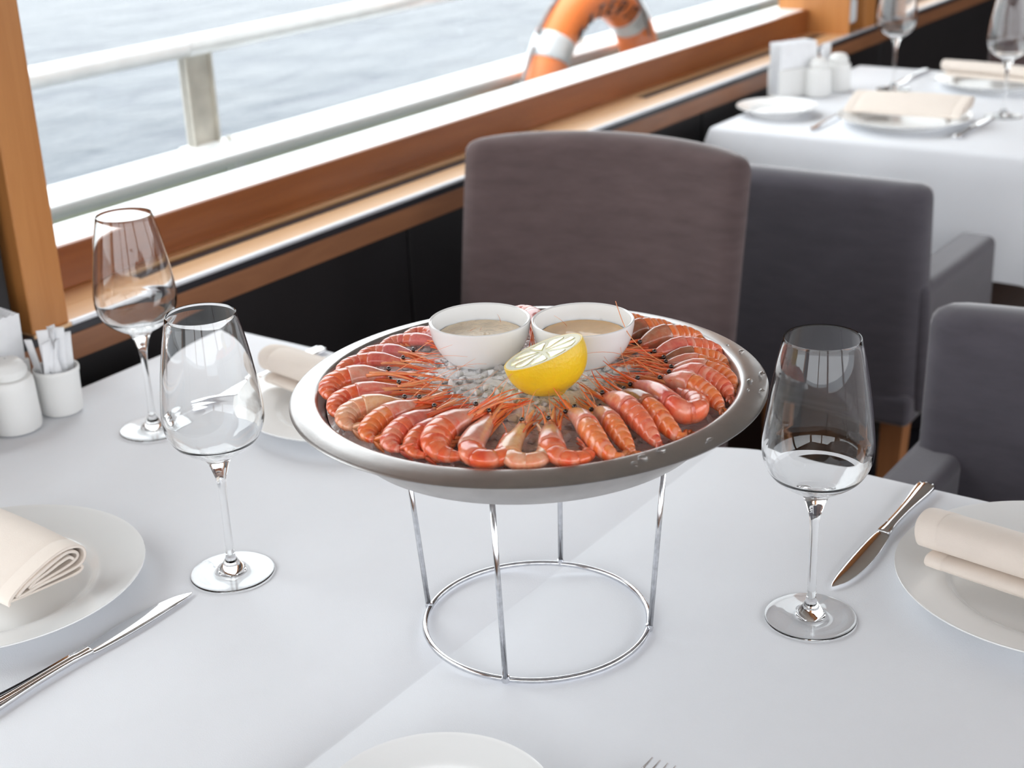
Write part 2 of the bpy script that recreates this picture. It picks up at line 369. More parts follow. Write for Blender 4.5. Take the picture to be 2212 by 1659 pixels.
# outside: water, deck, bulwark and rail
v = []; f = []
struct(build('water', [(-900, -900, -3.2), (900, -900, -3.2), (900, 900, -3.2), (-900, 900, -3.2)], [[0, 1, 2, 3]], WATER, smooth=False))
struct(box_obj('deck', [(-1.0, -.2, -8, 12, -.30, -.25)], DECK, None, 0))
rl = thing('deck_railing', 'white painted ship bulwark with metal handrail outside the window', 'railing', (-.95, 1, -.25))
def rel(b): x0, x1, y0, y1, z0, z1 = b; return (x0 + .95, x1 + .95, y0 - 1, y1 - 1, z0 + .25, z1 + .25)
box_obj('cap', [rel((-1.03, -.885, -8, 12, TZ - .078, TZ - .058))], WPAINT, rl, .006, 3)
box_obj('upper_panel', [rel((-.98, -.93, -8, 12, TZ - .10, TZ - .078))], WPAINT, rl, 0)
box_obj('inner_panel', [rel((-.98, -.935, -8, 12, -.25, TZ - .10))], GPAINT, rl, 0)
PY = [.955 + 1.47 * k for k in range(-2, 5)]
rail_z = TZ + .161
for k, y in enumerate([.96, 2.06, 3.16, -.14, 4.26]): box_obj('stay', [rel((-.935, -.905, y - .016, y + .016, -.25, TZ - .078))], WPAINT, rl, .003)
for y in PY:
    p = box_obj('post', [rel((-1.012, -.988, y - .042, y - .036, TZ - .056, rail_z - .012)), rel((-1.012, -.988, y + .030, y + .036, TZ - .056, rail_z - .012)), rel((-1.003, -.997, y - .042, y + .036, TZ - .056, rail_z - .012))], GALV, rl, .001)
    box_obj('post_foot', [rel((-1.022, -.965, y - .06, y + .06, TZ - .058, TZ - .053))], WPAINT, rl, .002)
    box_obj('foot_bolt', [rel((-.985, -.973, y + .045, y + .057, TZ - .053, TZ - .045))], GALV, rl, .002)
for a, b in zip([-8] + PY, PY + [12]):
    tube_obj('handrail', [(-.05, a + .003 - 1 - (.0 if a == -8 else .028), rail_z + .25), (-.05, b - .031 - 1, rail_z + .25)], .0225, RAILM, rl, 20)
for y in PY: tube_obj('rail_sleeve', [(-.05, y - .028 - 1, rail_z + .25), (-.05, y + .028 - 1, rail_z + .25)], .0215, RAILM, rl, 20)
# lifebuoy
BY = (-.82, 2.285, TZ - .165); BR, Br = .268, .058
lb = thing('lifebuoy', 'orange lifebuoy with white bands hung on the bulwark outside', 'lifebuoy', BY)
def torus_arc(name, a0, a1, R, r, mat, parent, n=40, m_=24):
    v = []; f = []
    for i in range(n + 1):
        a = a0 + (a1 - a0) * i / n
        for k in range(m_):
            b = 2 * PI * k / m_; v.append((r * math.sin(b), (R + r * math.cos(b)) * math.cos(a), (R + r * math.cos(b)) * math.sin(a)))
    for i in range(n):
        for k in range(m_): f.append([i * m_ + k, i * m_ + (k + 1) % m_, (i + 1) * m_ + (k + 1) % m_, (i + 1) * m_ + k])
    f.append(list(range(m_))[::-1]); f.append([n * m_ + k for k in range(m_)])
    return fixn(build(name, v, f, mat, parent))
torus_arc('ring', 0, 2 * PI, BR, Br, ORANGE, lb, 96)
for a in (47, 145, 227, 325):
    torus_arc('band', math.radians(a - 6.5), math.radians(a + 6.5), BR, Br + .0015, BAND, lb, 8)
for a0, a1 in ((50, 142), (148, 224), (230, 322), (328, 404)):
    pts = [((-.012), (BR + Br + .008 + .035 * math.sin(PI * k / 16)) * math.cos(math.radians(a0 + (a1 - a0) * k / 16)), (BR + Br + .008 - .02 * math.sin(PI * k / 16)) * math.sin(math.radians(a0 + (a1 - a0) * k / 16))) for k in range(17)]
    tube_obj('grab_rope', pts, .006, ROPE, lb, 8)
tube_obj('grab_rope', [(.068, BR * math.cos(.85) - .10, BR * math.sin(.85) + .11), (.066, BR * math.cos(.85), BR * math.sin(.85)), (.03, BR + .02, .03), (.0, BR + .05, -.05)], .006, ROPE, lb, 8)
# lettering on the front of the ring
for k, ch in enumerate('ВАТЕРЛ'):
    ang = math.radians(128 - 13.5 * k)
    cu = bpy.data.curves.new('letter', 'FONT'); cu.body = ch; cu.size = .062; cu.extrude = .0015; cu.align_x = 'CENTER'; cu.align_y = 'CENTER'; cu.resolution_u = 3
    tmp = bpy.data.objects.new('letter', cu); COL.objects.link(tmp)
    dg = bpy.context.evaluated_depsgraph_get(); me = bpy.data.meshes.new_from_object(tmp.evaluated_get(dg)); bpy.data.objects.remove(tmp)
    o = bpy.data.objects.new('letter', me); COL.objects.link(o); me.materials.clear(); me.materials.append(INK); o.parent = lb
    ph = math.radians(62); er = Vector((0, math.cos(ang), math.sin(ang))); nx = Vector((math.sin(ph), 0, 0)) - er * math.cos(ph)   # on the inner front of the tube
    tg = Vector((0, math.sin(ang), -math.cos(ang))); nx.normalize(); upv = nx.cross(tg).normalized()
    mm = Matrix((tg, upv, nx)).transposed().to_4x4(); mm.translation = er * (BR) + nx * (Br + .0002); o.matrix_local = mm

# ================================================================ TABLES
def cloth(name, x0, x1, y0, y1, label, group, crease=None, drop=.30, hems=()):
    """table top sheet with rounded edge and falling sides"""
    r = .012
    def prof(a0, a1, extra):
        xs = [a0 + (a1 - a0) * k / 46 for k in range(47)] + extra
        return sorted(set(round(x, 5) for x in xs))
    ex = []
    if crease: ex = [crease + d for d in (-.06, -.045, -.03, -.022, -.016, -.011, -.007, -.004, -.0015, 0, .0015, .004, .007, .012, .02, .03, .045, .06)]
    xs = prof(x0 + r, x1 - r, ex); ys = prof(y0 + r, y1 - r, [])
    def zof(x, y):
        z = .0006 * noise.noise(Vector((x * 3.1, y * 2.7, 1))) + .0003 * noise.noise(Vector((x * 11, y * 9, 5)))
        if crease:
            d = x - crease
            z -= .0078 * (max(0, 1 - abs(d) / .048) ** 1.6 if d < 0 else max(0, 1 - d / .050) ** 1.3)
        return z
    # border offsets: (outward, down)
    off = [(0, 0)] + [(r * math.sin(PI / 2 * k / 4), -r * (1 - math.cos(PI / 2 * k / 4))) for k in range(1, 5)]
    nd = 12
    for k in range(1, nd + 1): off.append((r + .004 + .0 * k, -r - (drop - r) * k / nd))
    X = [(xs[0], o_, -1) for o_ in off[:0:-1]] + [(x, None, 0) for x in xs] + [(xs[-1], o_, 1) for o_ in off[1:]]
    Yl = [(ys[0], o_, -1) for o_ in off[:0:-1]] + [(y, None, 0) for y in ys] + [(ys[-1], o_, 1) for o_ in off[1:]]
    v = []; f = []
    for (x, ox, sx) in X:
        for (y, oy, sy) in Yl:
            px, py, dz = x, y, 0
            if ox and oy:
                dn = min(ox[1], oy[1]); rr = max(ox[0], oy[0]); fo = .5 + .5 * min(1, -dn / drop)
                lx = -ox[1]; ly = -oy[1]; a = math.atan2(ly + 1e-6, lx + 1e-6)
                rad = rr + .03 * (-dn / drop) * (1 + .5 * math.sin(3 * a))
                px = x + sx * rad * math.cos(a); py = y + sy * rad * math.sin(a); dz = dn
            elif ox:
                w_ = .010 * (-ox[1] / drop) * math.sin(y * 17 + 1) + .006 * (-ox[1] / drop) * math.sin(y * 41); px = x + sx * (ox[0] + max(0, w_ + .008 * (-ox[1] / drop))); dz = ox[1]
            elif oy:
                w_ = .010 * (-oy[1] / drop) * math.sin(x * 15 + 2) + .006 * (-oy[1] / drop) * math.sin(x * 37); py = y + sy * (oy[0] + max(0, w_ + .008 * (-oy[1] / drop))); dz = oy[1]
            v.append((px, py, zof(px, py) + dz))
    ny = len(Yl)
    for i in range(len(X) - 1):
        for j in range(ny - 1): f.append([i * ny + j, (i + 1) * ny + j, (i + 1) * ny + j + 1, i * ny + j + 1])
    cx, cy = (x0 + x1) / 2, (y0 + y1) / 2
    v = [(a - cx, b - cy, c) for a, b, c in v]
    o = build(name, v, f, WHITE_CLOTH, None, loc=(cx, cy, TZ))
    return tag(o, label, 'tablecloth', group)
def table(x0, x1, y0, y1, label):
    cx, cy = (x0 + x1) / 2, (y0 + y1) / 2
    t = thing('dining_table', label, 'table', (cx, cy, 0))
    hx, hy = (x1 - x0) / 2 - .006, (y1 - y0) / 2 - .006
    box_obj('tabletop', [(-hx, hx, -hy, hy, TZ - .036, TZ - .0125)], WOOD_DARK, t, .004)
    for sx in (-1, 1):
        box_obj('pedestal', [(sx * hx * .55 - .04, sx * hx * .55 + .04, -.04, .04, .03, TZ - .032)], BLACK_G, t, .004)
        box_obj('foot', [(sx * hx * .55 - .05, sx * hx * .55 + .05, -.28, .28, 0, .03)], BLACK_G, t, .008)
    return t
table(.03, 1.50, -.78, 0, 'dark table under the near white cloth holding the shrimp platter')
cloth('tablecloth', .03, 1.50, -.78, 0, 'white cloth with a centre crease under the shrimp platter', None, .751, .20)
table(.03, 1.50, 1.345, 2.12, 'dark table under the far white cloth behind the chairs')
cloth('tablecloth', .03, 1.50, 1.345, 2.12, 'white cloth hanging over the far table beyond the grey chairs', None, None, .235)

# ================================================================ CHAIRS
def slab(name, w0, w1, z0, z1, th, arch, curve, lean, mat, parent, y=0, nu=18, nv=14, rnd=.03, xoff=0):
    """upholstered panel; w0/w1 half widths at bottom/top; front faces -y"""
    prof = []                 # closed loop of (u, yoff) cross-section, u in -1..1 with rounded edges
    v = []; f = []; K = nu * 2 + 8
    def section(t):
        hw = w0 + (w1 - w0) * t; pts = []
        for k in range(nu + 1):
            u = -1 + 2 * k / nu; pts.append((u * (hw - rnd), -th / 2, u))
        for k in range(1, 4): a = -PI / 2 + PI * k / 4; pts.append((hw - rnd + rnd * math.cos(a), th / 2 * math.sin(a), 1))
        for k in range(nu + 1):
            u = 1 - 2 * k / nu; pts.append((u * (hw - rnd), th / 2, u))
        for k in range(1, 4): a = PI / 2 + PI * k / 4; pts.append((-(hw - rnd) + rnd * math.cos(a), th / 2 * math.sin(a), -1))
        return pts
    rows = [0] + [i / nv for i in range(nv + 1)]
    lvl = [(i / nv, 1.0) for i in range(nv + 1)] 
    top = [(1.0, math.cos(a), math.sin(a)) for a in (PI / 8, PI / 4, 3 * PI / 8, PI / 2 * .92)]
    L = []
    for t, s in lvl: L.append((t, s, 0))
    for t, s, h_ in top: L.append((t, s, h_))
    for (t, s, h_) in L:
        for (x, yy, u) in section(t):
            hw = w0 + (w1 - w0) * t
            x2 = x * (1 - .0 * h_) - (1 - s) * rnd * .9 * (1 if x > 0 else -1) * (abs(x) / hw) ** 6
            z = z0 + (z1 - z0 - rnd * .8) * t + h_ * rnd * .8 + arch * (1 - (x / w1) ** 2) * t ** 3
            yo_ = yy * (s if h_ else 1) - curve * ((x / w1) ** 2 - 1) * -1 * 1.0
            v.append((x2 + xoff, y + yy * (s if h_ else 1) - curve * (x / w1) ** 2 + lean * t ** 1.3, z))
    n = len(section(0))
    for i in range(len(L) - 1):
        for k in range(n): f.append([i * n + k, i * n + (k + 1) % n, (i + 1) * n + (k + 1) % n, (i + 1) * n + k])
    # caps
    c0 = len(v); v.append((xoff, y, z0)); c1 = len(v)
    tops = [v[(len(L) - 1) * n + k] for k in range(n)]
    for k in range(n): f.append([k, c0, (k + 1) % n])
    for k in range(nu):
        a = (len(L) - 1) * n; f.append([a + k, a + k + 1, a + (n - 4 - k - 1), a + (n - 4 - k)])
    a = (len(L) - 1) * n
    f.append([a + nu, a + nu + 1, a + nu + 2, a + nu + 3, a + nu + 4]); f.append([a + n - 4, a + n - 3, a + n - 2, a + n - 1, a])
    return fixn(build(name, v, f, mat, parent))
def soft_box(name, b, mat, parent, bev=.02):
    o = box_obj(name, [b], mat, parent, bev, 4); return o
def dining_chair(label, loc, rz, mat, kind, group=None):
    t = thing('dining_chair' if kind == 'side' else 'armchair', label, 'chair', loc, rz, group)
    if kind == 'side':      # tall curved back with an arched top; front faces -y
        slab('backrest', .218, .226, .40, .894, .06, .013, .045, .085, mat, t, 0, rnd=.03)
        soft_box('seat', (-.235, .235, -.50, -.02, .38, .475), mat, t, .03)
        box_obj('seat_frame', [(-.225, .225, -.48, -.02, .345, .38)], WOOD_DARK, t, .003)
    else:                   # low square back with side arms
        slab('backrest', .250, .262, .40, .800, .075, .004, .020, .05, mat, t, 0, rnd=.03)
        soft_box('seat', (-.195, .195, -.44, -.03, .38, .47), mat, t, .03)
        soft_box('back_skirt', (-.245, .245, -.04, .03, .385, .44), mat, t, .012)
        for s in (-1, 1):
            v = []; f = []
            x0, x1 = sorted((s * .195, s * .262))
            prof = [(-.33, .40), (.0, .40), (.03, .634), (-.325, .630)]
            for x in (x0, x1): v += [(x, a, b) for a, b in prof]
            m_ = len(prof); f.append(list(range(m_))[::-1]); f.append([m_ + k for k in range(m_)])
            for k in range(m_): f.append([k, (k + 1) % m_, m_ + (k + 1) % m_, m_ + k])
            o = fixn(build('armrest', v, f, mat, t, smooth=False)); md = o.modifiers.new('bevel', 'BEVEL'); md.width = .016; md.segments = 4; md.limit_method = 'ANGLE'; md.angle_limit = math.radians(25)
            o.data.polygons.foreach_set('use_smooth', [True] * len(o.data.polygons)); md.harden_normals = True
    for sx in (-1, 1):
        for y, dy in ((-.43, -.0), (-.03, .05)):
            xx = sx * .205; v = []; f = []
            top = [(xx - .02, y - .02, .36 if kind == 'side' else .39), (xx + .02, y - .02, .39), (xx + .02, y + .02, .39), (xx - .02, y + .02, .39)]
            bot = [(xx - .013, y + dy - .013, 0), (xx + .013, y + dy - .013, 0), (xx + .013, y + dy + .013, 0), (xx - .013, y + dy + .013, 0)]
            build('leg', bot + top, [[3, 2, 1, 0], [4, 5, 6, 7], [0, 1, 5, 4], [1, 2, 6, 5], [2, 3, 7, 6], [3, 0, 4, 7]], WOOD_LEG, t, smooth=False)
    return t
dining_chair('tall taupe velour chair with an arched back, behind the shrimp platter', (.276, .515, 0), math.radians(10), CHAIR_BROWN, 'side')
dining_chair('slate grey armchair seen from behind, standing at the far table', (.388, .935, 0), PI, CHAIR_GREY, 'arm')
dining_chair('slate grey armchair at the right end of the near table', (1.098, .345, 0), 0, CHAIR_GREY, 'arm')
dining_chair('taupe chair behind the far table, beside the black wall', (.44, 2.50, 0), math.radians(-4), CHAIR_BROWN, 'side')

# ================================================================ TABLEWARE
def wine_glass(label, x, y, group=None, z=TZ + .0008):
    t = thing('wine_glass', label, 'wine glass', (x, y, z), 0, group)
    o_ = cr([(.0150, .1150), (.0230, .1185), (.0345, .1275), (.0408, .1385), (.0428, .1500), (.0421, .1640), (.0388, .1900), (.0340, .2180), (.0291, .2400)], 6)
    outer = [(.0065, .0985), (.0078, .1035), (.0105, .1095)] + [(p.x, p.y) for p in o_]
    inn = [(.0283, .2404)] + [(p.x - .0010 - .0002 * (p.y < .15), p.y + (.0010 if p.y < .13 else .0004 if p.y < .145 else 0)) for p in reversed(o_) if p.y < .238 and p.y > .1155]
    inn += [(.010, .1155), (0, .1142)]
    stem = cr([(.0364, .0003), (.0367, .0010), (.0355, .0016), (.028, .0023), (.018, .0034), (.0120, .0050), (.0088, .0085), (.0060, .0130), (.0041, .0180), (.0035, .030), (.0033, .055), (.0035, .080), (.0043, .0900), (.0053, .0950), (.0065, .0985)], 4)
    prof = [(0, .0016), (.014, .0014), (.028, .0009), (.0355, .0002)] + [(p.x, p.y) for p in stem] + outer[1:] + [(.0288, .2407)] + inn
    lathe_obj('bowl_and_stem', prof, GLASS, t, 72)
    return t
g0 = wine_glass('empty wine glass on the right, between platter and knife', .9755, -.2830)
dup(g0, (.5149, -.4731, TZ + .0008), 0, 'empty wine glass on the left, nearest, at the knife tip')
dup(g0, (.2098, -.2871, TZ + .0008), 0, 'empty wine glass farthest left, against the wooden window sill')
dup(g0, (.222, 1.850, TZ + .0008), 0, 'blurred wine glass on the far table, beside the window pillar')
dup(g0, (.520, 1.668, TZ + .0008), 0, 'blurred wine glass at the right edge of the far table')
def plate(label, x, y, R, z=TZ + .001):
    t = thing('plate', label, 'plate', (x, y, z))
    k = R / .130
    P1 = cr([(0, .0050), (.050 * k, .0050), (.078 * k, .0056), (.086 * k, .0090), (.092 * k, .0122), (.110 * k, .0158), (.1285 * k, .0200)], 5)
    P2 = [(.130 * k, .0206), (.1302 * k, .0196), (.129 * k, .0186)] + [(p.x, p.y) for p in cr([(.110 * k, .0130), (.092 * k, .0085), (.084 * k, .0045), (.080 * k, .0012)], 4)] + [(.080 * k, 0), (.074 * k, 0), (.073 * k, .0022), (0, .0022)]
    lathe_obj('dish', [(p.x, p.y) for p in P1] + P2, PORC, t, 96)
    return t
def plate1(*a):
    t = plate(*a); c = t.children[0]; c.parent = None; c.name = 'plate.tmp'; c.location = t.location
    for k in t.keys(): c[k] = t[k]
    bpy.data.objects.remove(t); c.name = 'plate'; return c
plate1('large white plate at the left edge, under a rolled napkin', .362, -.608, .130)
plate1('large white plate at the right edge, under a napkin', 1.133, -.148, .131)
plate1('large white plate half hidden behind the left of the platter', .372, -.137, .130)
plate1('small empty white plate at the bottom edge of the picture', .879, -.652, .079)
plate1('small empty white plate on the near corner of the far table', .108, 1.500, .082)
plate1('large plate on the far table, nearer of its two', .372, 1.518, .130)
plate1('large plate on the far table, farther back at the right edge', .412, 1.960, .130)
# rolled napkins
NPATH = [(.006, .0088), (.024, .0096), (.0365, .0085), (.0390, .0045), (.030, .0014), (-.006, .0012), (-.030, .0022), (-.0355, .0060), (-.030, .0125), (-.015, .0215), (.004, .0305), (.020, .0345), (.0335, .0310), (.0370, .0225), (.0330, .0145), (.018, .0112), (-.004, .0100), (-.020, .0085), (-.0275, .0100),
         (-.020, .0165), (-.006, .0235), (.008, .0290), (.020, .0312), (.0295, .0270), (.0310, .0205), (.022, .0158), (.000, .0128), (-.0150, .0120), (-.010, .0165), (.002, .0210), (.012, .0250), (.021, .0265), (.0255, .0225)]
def napkin(label, x, y, rz, z, vs=1.1, L=.228):
    c = cr([(a, b, 0) for a, b in NPATH], 6); th = .0018; v = []; f = []; n = len(c)
    xs = [-L / 2, -L / 2 + .0008, -L / 2 + .017, -L / 2 + .0182, -L / 2 + .0195] + [-L / 2 + .03 + (L - .06) * k / 12 for k in range(13)] + [L / 2 - .0195, L / 2 - .0182, L / 2 - .017, L / 2 - .0008, L / 2]
    ring = []
    for i, p in enumerate(c):
        t_ = (c[min(i + 1, n - 1)] - c[max(i - 1, 0)]).normalized(); ring.append((p, Vector((-t_.y, t_.x, 0))))
    for xi, X in enumerate(xs):
        e = abs(abs(X) - (L / 2 - .0182)) < .0005; hem = abs(X) > L / 2 - .018
        s = 1 + .035 * math.sin(X * 21 + 1) + .02 * (X / L)
        for sg in (1, -1):
            for i, (p, nn) in (enumerate(ring) if sg == 1 else reversed(list(enumerate(ring)))):
                tt = th * (.55 + .12 * hem - .22 * e)
                q = p + nn * tt * sg; dx = .004 * math.sin(i * .11) if abs(X) > L / 2 - .03 else 0
                v.append((X + dx - (.012 * max(0, X / L * 2 - .5) * 2 if i < 40 else 0), q.x * (1 + .02 * math.sin(X * 30)), max(.0006, q.y * s * vs + .0004)))
    m_ = 2 * n
    for a in range(len(xs) - 1):
        for k in range(m_): f.append([a * m_ + k, a * m_ + (k + 1) % m_, (a + 1) * m_ + (k + 1) % m_, (a + 1) * m_ + k])
    for a, fl in ((0, 1), (len(xs) - 1, 0)):
        for k in range(n - 1):
            q = [a * m_ + k, a * m_ + k + 1, a * m_ + m_ - 2 - k, a * m_ + m_ - 1 - k]; f.append(q if fl else q[::-1])
    o = fixn(build('napkin', v, f, NAPKIN, None, loc=(x, y, z))); o.rotation_euler = (0, 0, rz)
    return tag(o, label, 'napkin')
NZ = TZ + .0195
napkin('rolled cream napkin on the left edge plate, spiral end showing', .322, -.596, math.radians(-4), NZ, 1.02)
napkin('folded cream napkin on the plate at the right edge', 1.146, -.170, math.radians(180 - 8), NZ, 1.22)
napkin('folded cream napkin on the plate behind the platter', .372, -.140, math.radians(180 - 8), NZ)
napkin('rolled cream napkin on the nearer plate of the far table', .375, 1.530, math.radians(4), NZ, 1.05)
napkin('cream napkin on the farther plate of the far table', .415, 1.965, math.radians(180 - 6), NZ, .95)
# cutlery
def knife(label, x, y, rz, group=None, flip=1, sc=1.0):
    t = thing('table_knife', label, 'knife', (x, y, TZ + .0012), rz, group)
    # handle: y 0 -> .112 ; blade .108 -> .222 ; bulging edge on +x*flip
    st = [(0, .0045), (.002, .0072), (.006, .0086), (.014, .0090), (.026, .0082), (.045, .0064), (.065, .0052), (.085, .0048), (.100, .0052), (.108, .0062), (.112, .0064)]
    v = []; f = []; n = 20; S = cr([(a, b, 0) for a, b in st], 3)
    for i, p in enumerate(S):
        w_ = p.y; hgt = .0031 + .0010 * math.exp(-((p.x - .012) / .02) ** 2) - .0006 * (p.x > .1)
        e = min(1, (p.x + .0015) / .006)
        for k in range(n):
            a = 2 * PI * k / n; c, s = math.cos(a), math.sin(a)
            xx = w_ * c; zz = .0035 + hgt * (abs(s) ** .8) * (1 if s > 0 else -1) * e
            if s > .2:                          # raised border and central swell
                q = abs(c); zz += .0007 * math.exp(-((q - .78) / .10) ** 2) - .0012 * math.exp(-((q - .52) / .13) ** 2) + .0005 * math.exp(-(q / .2) ** 2)
            v.append((xx, p.x, max(.0001, zz)))
    for i in range(len(S) - 1):
        for k in range(n): f.append([i * n + k, i * n + (k + 1) % n, (i + 1) * n + (k + 1) % n, (i + 1) * n + k])
    f.append(list(range(n))); f.append([(len(S) - 1) * n + k for k in range(n)][::-1])
    fixn(build('handle', v, f, CHROME, t))
    # blade outline: back (nearly straight) and edge (bulging)
    B = cr([(.108, -.0050, .0050), (.114, -.0066, .0064), (.124, -.0078, .0080), (.145, -.0086, .0104), (.170, -.0084, .0112), (.192, -.0074, .0096), (.208, -.0060, .0062), (.217, -.0044, .0020), (.222, -.0025, -.0012)], 4)
    v = []; f = []
    for p in B:
        a, b = p.y * flip, p.z * flip; m1 = (a + b) / 2
        tk = .0014 if p.x < .2 else .0014 * max(.25, (.224 - p.x) / .024)
        zc = .0022 - .0006 * (p.x - .108) / .114
        v += [(a, p.x, zc + tk * .5), (a * .85 + b * .15, p.x, zc + tk), (m1, p.x, zc + tk * .8), (b * .92 + a * .08, p.x, zc + tk * .25), (b, p.x, zc), (m1, p.x, zc - tk * .6), (a, p.x, zc - tk * .5)]
    n = 7
    for i in range(len(B) - 1):
        for k in range(n): f.append([i * n + k, i * n + (k + 1) % n, (i + 1) * n + (k + 1) % n, (i + 1) * n + k])
    f.append(list(range(n))); f.append([(len(B) - 1) * n + k for k in range(n)])
    fixn(build('blade', v, f, CHROME, t))
    return t
# near left setting: handle towards the viewer; right/back settings: handle away
kn = knife('steel table knife lower left, beside the napkin plate', .5105, -.741, 0, None, -1)
dup(kn, (.974, -.010, TZ + .0012), PI, 'steel table knife on the right, between glass and plate')
dup(kn, (.212, -.012, TZ + .0012), PI, 'table knife seen through the left glass, beside hidden plate')
dup(kn, (.505, 1.430, TZ + .0012), 0, 'table knife on the far table near the right glass')
dup(kn, (.212, 2.085, TZ + .0012), PI, 'table knife at the back of the far table')
def fork(label, x, y, rz):
    t = thing('dinner_fork', label, 'fork', (x, y, TZ + .001), rz)
    v = []; f = []; S = cr([(0, .005, 0), (.004, .0085, 0), (.02, .0085, 0), (.06, .0045, 0), (.11, .0034, 0), (.135, .0050, 0), (.150, .0105, 0), (.160, .0125, 0)], 3)
    def zz(y): return .0030 + .006 * math.sin(max(0, (y - .03)) / .17 * PI) * .6 - (.003 * (y - .13) / .03 if y > .13 else 0) * .2
    for p in S:
        for k in range(8):
            a = 2 * PI * k / 8; v.append((p.y * math.cos(a), p.x, max(.0003, zz(p.x) + .0016 * math.sin(a))))
    for i in range(len(S) - 1):
        for k in range(8): f.append([i * 8 + k, i * 8 + (k + 1) % 8, (i + 1) * 8 + (k + 1) % 8, (i + 1) * 8 + k])
    f.append(list(range(8))); f.append([(len(S) - 1) * 8 + k for k in range(8)])
    fixn(build('handle', v, f, CHROME, t))
    for k in range(4):
        x_ = -.0098 + .0065 * k
        tube_obj('tine', [(x_, .156, zz(.156)), (x_, .17, .0045), (x_, .19, .0040), (x_ * .92, .208, .0062)], [.0018, .0017, .0015, .0006], CHROME, t, 6)
    return t
fork('steel fork whose tine tips enter at the bottom edge', .9725, -.726, 0)
def small_knife(label, x, y, rz): 
    o = dup(kn, (x, y, TZ + .0012), rz, label); return o
fk = fork('small fork on the far table, left of its nearer plate', .232, 1.385, 0)
# salt, pepper, cup, sugar sticks, napkin holder : near and far table
def shaker(label, x, y, holes=3, group=None):
    t = thing('shaker', label, 'shaker', (x, y, TZ + .0012), 0, group)
    lathe_obj('body', [(0, 0), (.0245, 0), (.0270, .0015), (.0280, .006), (.0272, .030), (.0264, .052), (.0258, .0575), (.0240, .0605), (.0205, .0612), (0, .0612)], PORC_M, t, 40)
    lathe_obj('cap', [(0, .0612), (.0185, .0612), (.0185, .0635), (.0210, .0642), (.0214, .0680), (.0206, .0712), (.0190, .0728), (.0184, .0755), (.015, .0795), (.009, .0815), (0, .082)], PORC_M, t, 36)
    for k in range(holes):
        a = 2 * PI * k / max(1, holes); lathe_obj('hole', [(0, .0822), (.0012, .0820), (.0012, .0805)], BLACK, t, 8, loc=(.005 * math.cos(a) if holes > 1 else 0, .005 * math.sin(a) if holes > 1 else 0, -.0001))
    return t
sA = shaker('white ceramic shaker beside the cup of paper sachets', .074, -.363, 1)
sB = shaker('white ceramic shaker cut by the left picture edge', .074, -.434, 1)
def cup(label, x, y):
    t = thing('sachet_cup', label, 'cup', (x, y, TZ + .0012))
    lathe_obj('cup_body', [(r_ * .88, z_) for r_, z_ in [(0, 0), (.0235, 0), (.0258, .002), (.0265, .010), (.0272, .034), (.0278, .0465), (.0288, .0480), (.0290, .0520), (.0282, .0535), (.0268, .0530), (.0255, .0460), (.0248, .006), (0, .005)]], PORC_M, t, 44)
    return t
def sachets(x, y, label, group, n=15):
    proto = None
    for k in range(n):
        a = 2 * PI * k / n + .4; rr = .0125 if k % 3 else .005
        px, py = x + rr * math.cos(a), y + rr * math.sin(a); h_ = .076 + .012 * random.random()
        if proto is None:
            v = []; f = []; w_, d = .0062, .0014
            for z, ww, dd in ((0, w_, .0004), (.006, w_, d), (.07, w_, d), (.076, w_ * 1.04, .0005), (.080, w_ * 1.04, .0004)):
                for q in range(8):
                    b = 2 * PI * q / 8; v.append((ww * max(-1, min(1, math.cos(b) * 1.15)), dd * math.sin(b), z))
            for i in range(4):
                for q in range(8): f.append([i * 8 + q, i * 8 + (q + 1) % 8, (i + 1) * 8 + (q + 1) % 8, (i + 1) * 8 + q])
            f.append(list(range(8))[::-1]); f.append([32 + q for q in range(8)])
            proto = build('paper_sachet', v, f, PAPER, None); o = proto
        else: o = proto.copy(); COL.objects.link(o)
        o.location = (px, py, TZ + .0085 + (0.012 if rr < .01 else .003 * random.random()))
        o.rotation_euler = (-.17 * math.sin(a) * (rr / .013), .17 * math.cos(a) * (rr / .013), a * 1.7)
        tag(o, label, 'sachet', group)
cup('white ceramic cup of paper sachets at the left edge', .0785, -.304)
sachets(.0785, -.304, 'white paper sachet standing in the cup at left', 'paper sachets in the near cup')
def napkin_box(label, x, y, rz, nlabel, group):
    t = thing('napkin_holder', label, 'napkin holder', (x, y, TZ + .0012), rz)
    box_obj('base', [(-.05, .05, -.022, .022, 0, .006)], PORC_M, t, .002)
    for s in (-1, 1): box_obj('side_wall', [(-.05, .05, s * .0195 - .0025, s * .0195 + .0025, .0055, .062)], PORC_M, t, .002)
    proto = None
    for k in range(7):
        if proto is None:
            v = []; f = []; m_ = 24
            for i in range(m_ + 1):
                xx = -.047 + .094 * i / m_; top = .108 + .0012 * abs(math.sin(i * PI / 2.0 + .4)) + .0012 * (i % 2)
                for dd in (-.0009, .0009): v += [(xx, dd, 0), (xx, dd * .6, top)]
            for i in range(m_):
                a = i * 4; b = a + 4; f += [[a, b, b + 1, a + 1], [a + 2, a + 3, b + 3, b + 2], [a + 1, b + 1, b + 3, a + 3], [a, a + 2, b + 2, b]]
            f += [[0, 1, 3, 2], [m_ * 4, m_ * 4 + 2, m_ * 4 + 3, m_ * 4 + 1]]
            proto = fixn(build('paper_napkin', v, f, PAPER, None, smooth=False)); o = proto
        else: o = proto.copy(); COL.objects.link(o)
        off = -.0135 + .0045 * k
        o.location = (x - math.sin(rz) * off, y + math.cos(rz) * off, TZ + .0075)
        o.rotation_euler = ((3 - k) * .020, 0, rz)
        tag(o, nlabel, 'paper napkin', group)
    return t
napkin_box('white holder of paper napkins behind the left shakers', .022, -.362, math.radians(84), 'white paper napkin standing in the near holder', 'paper napkins in the near holder')
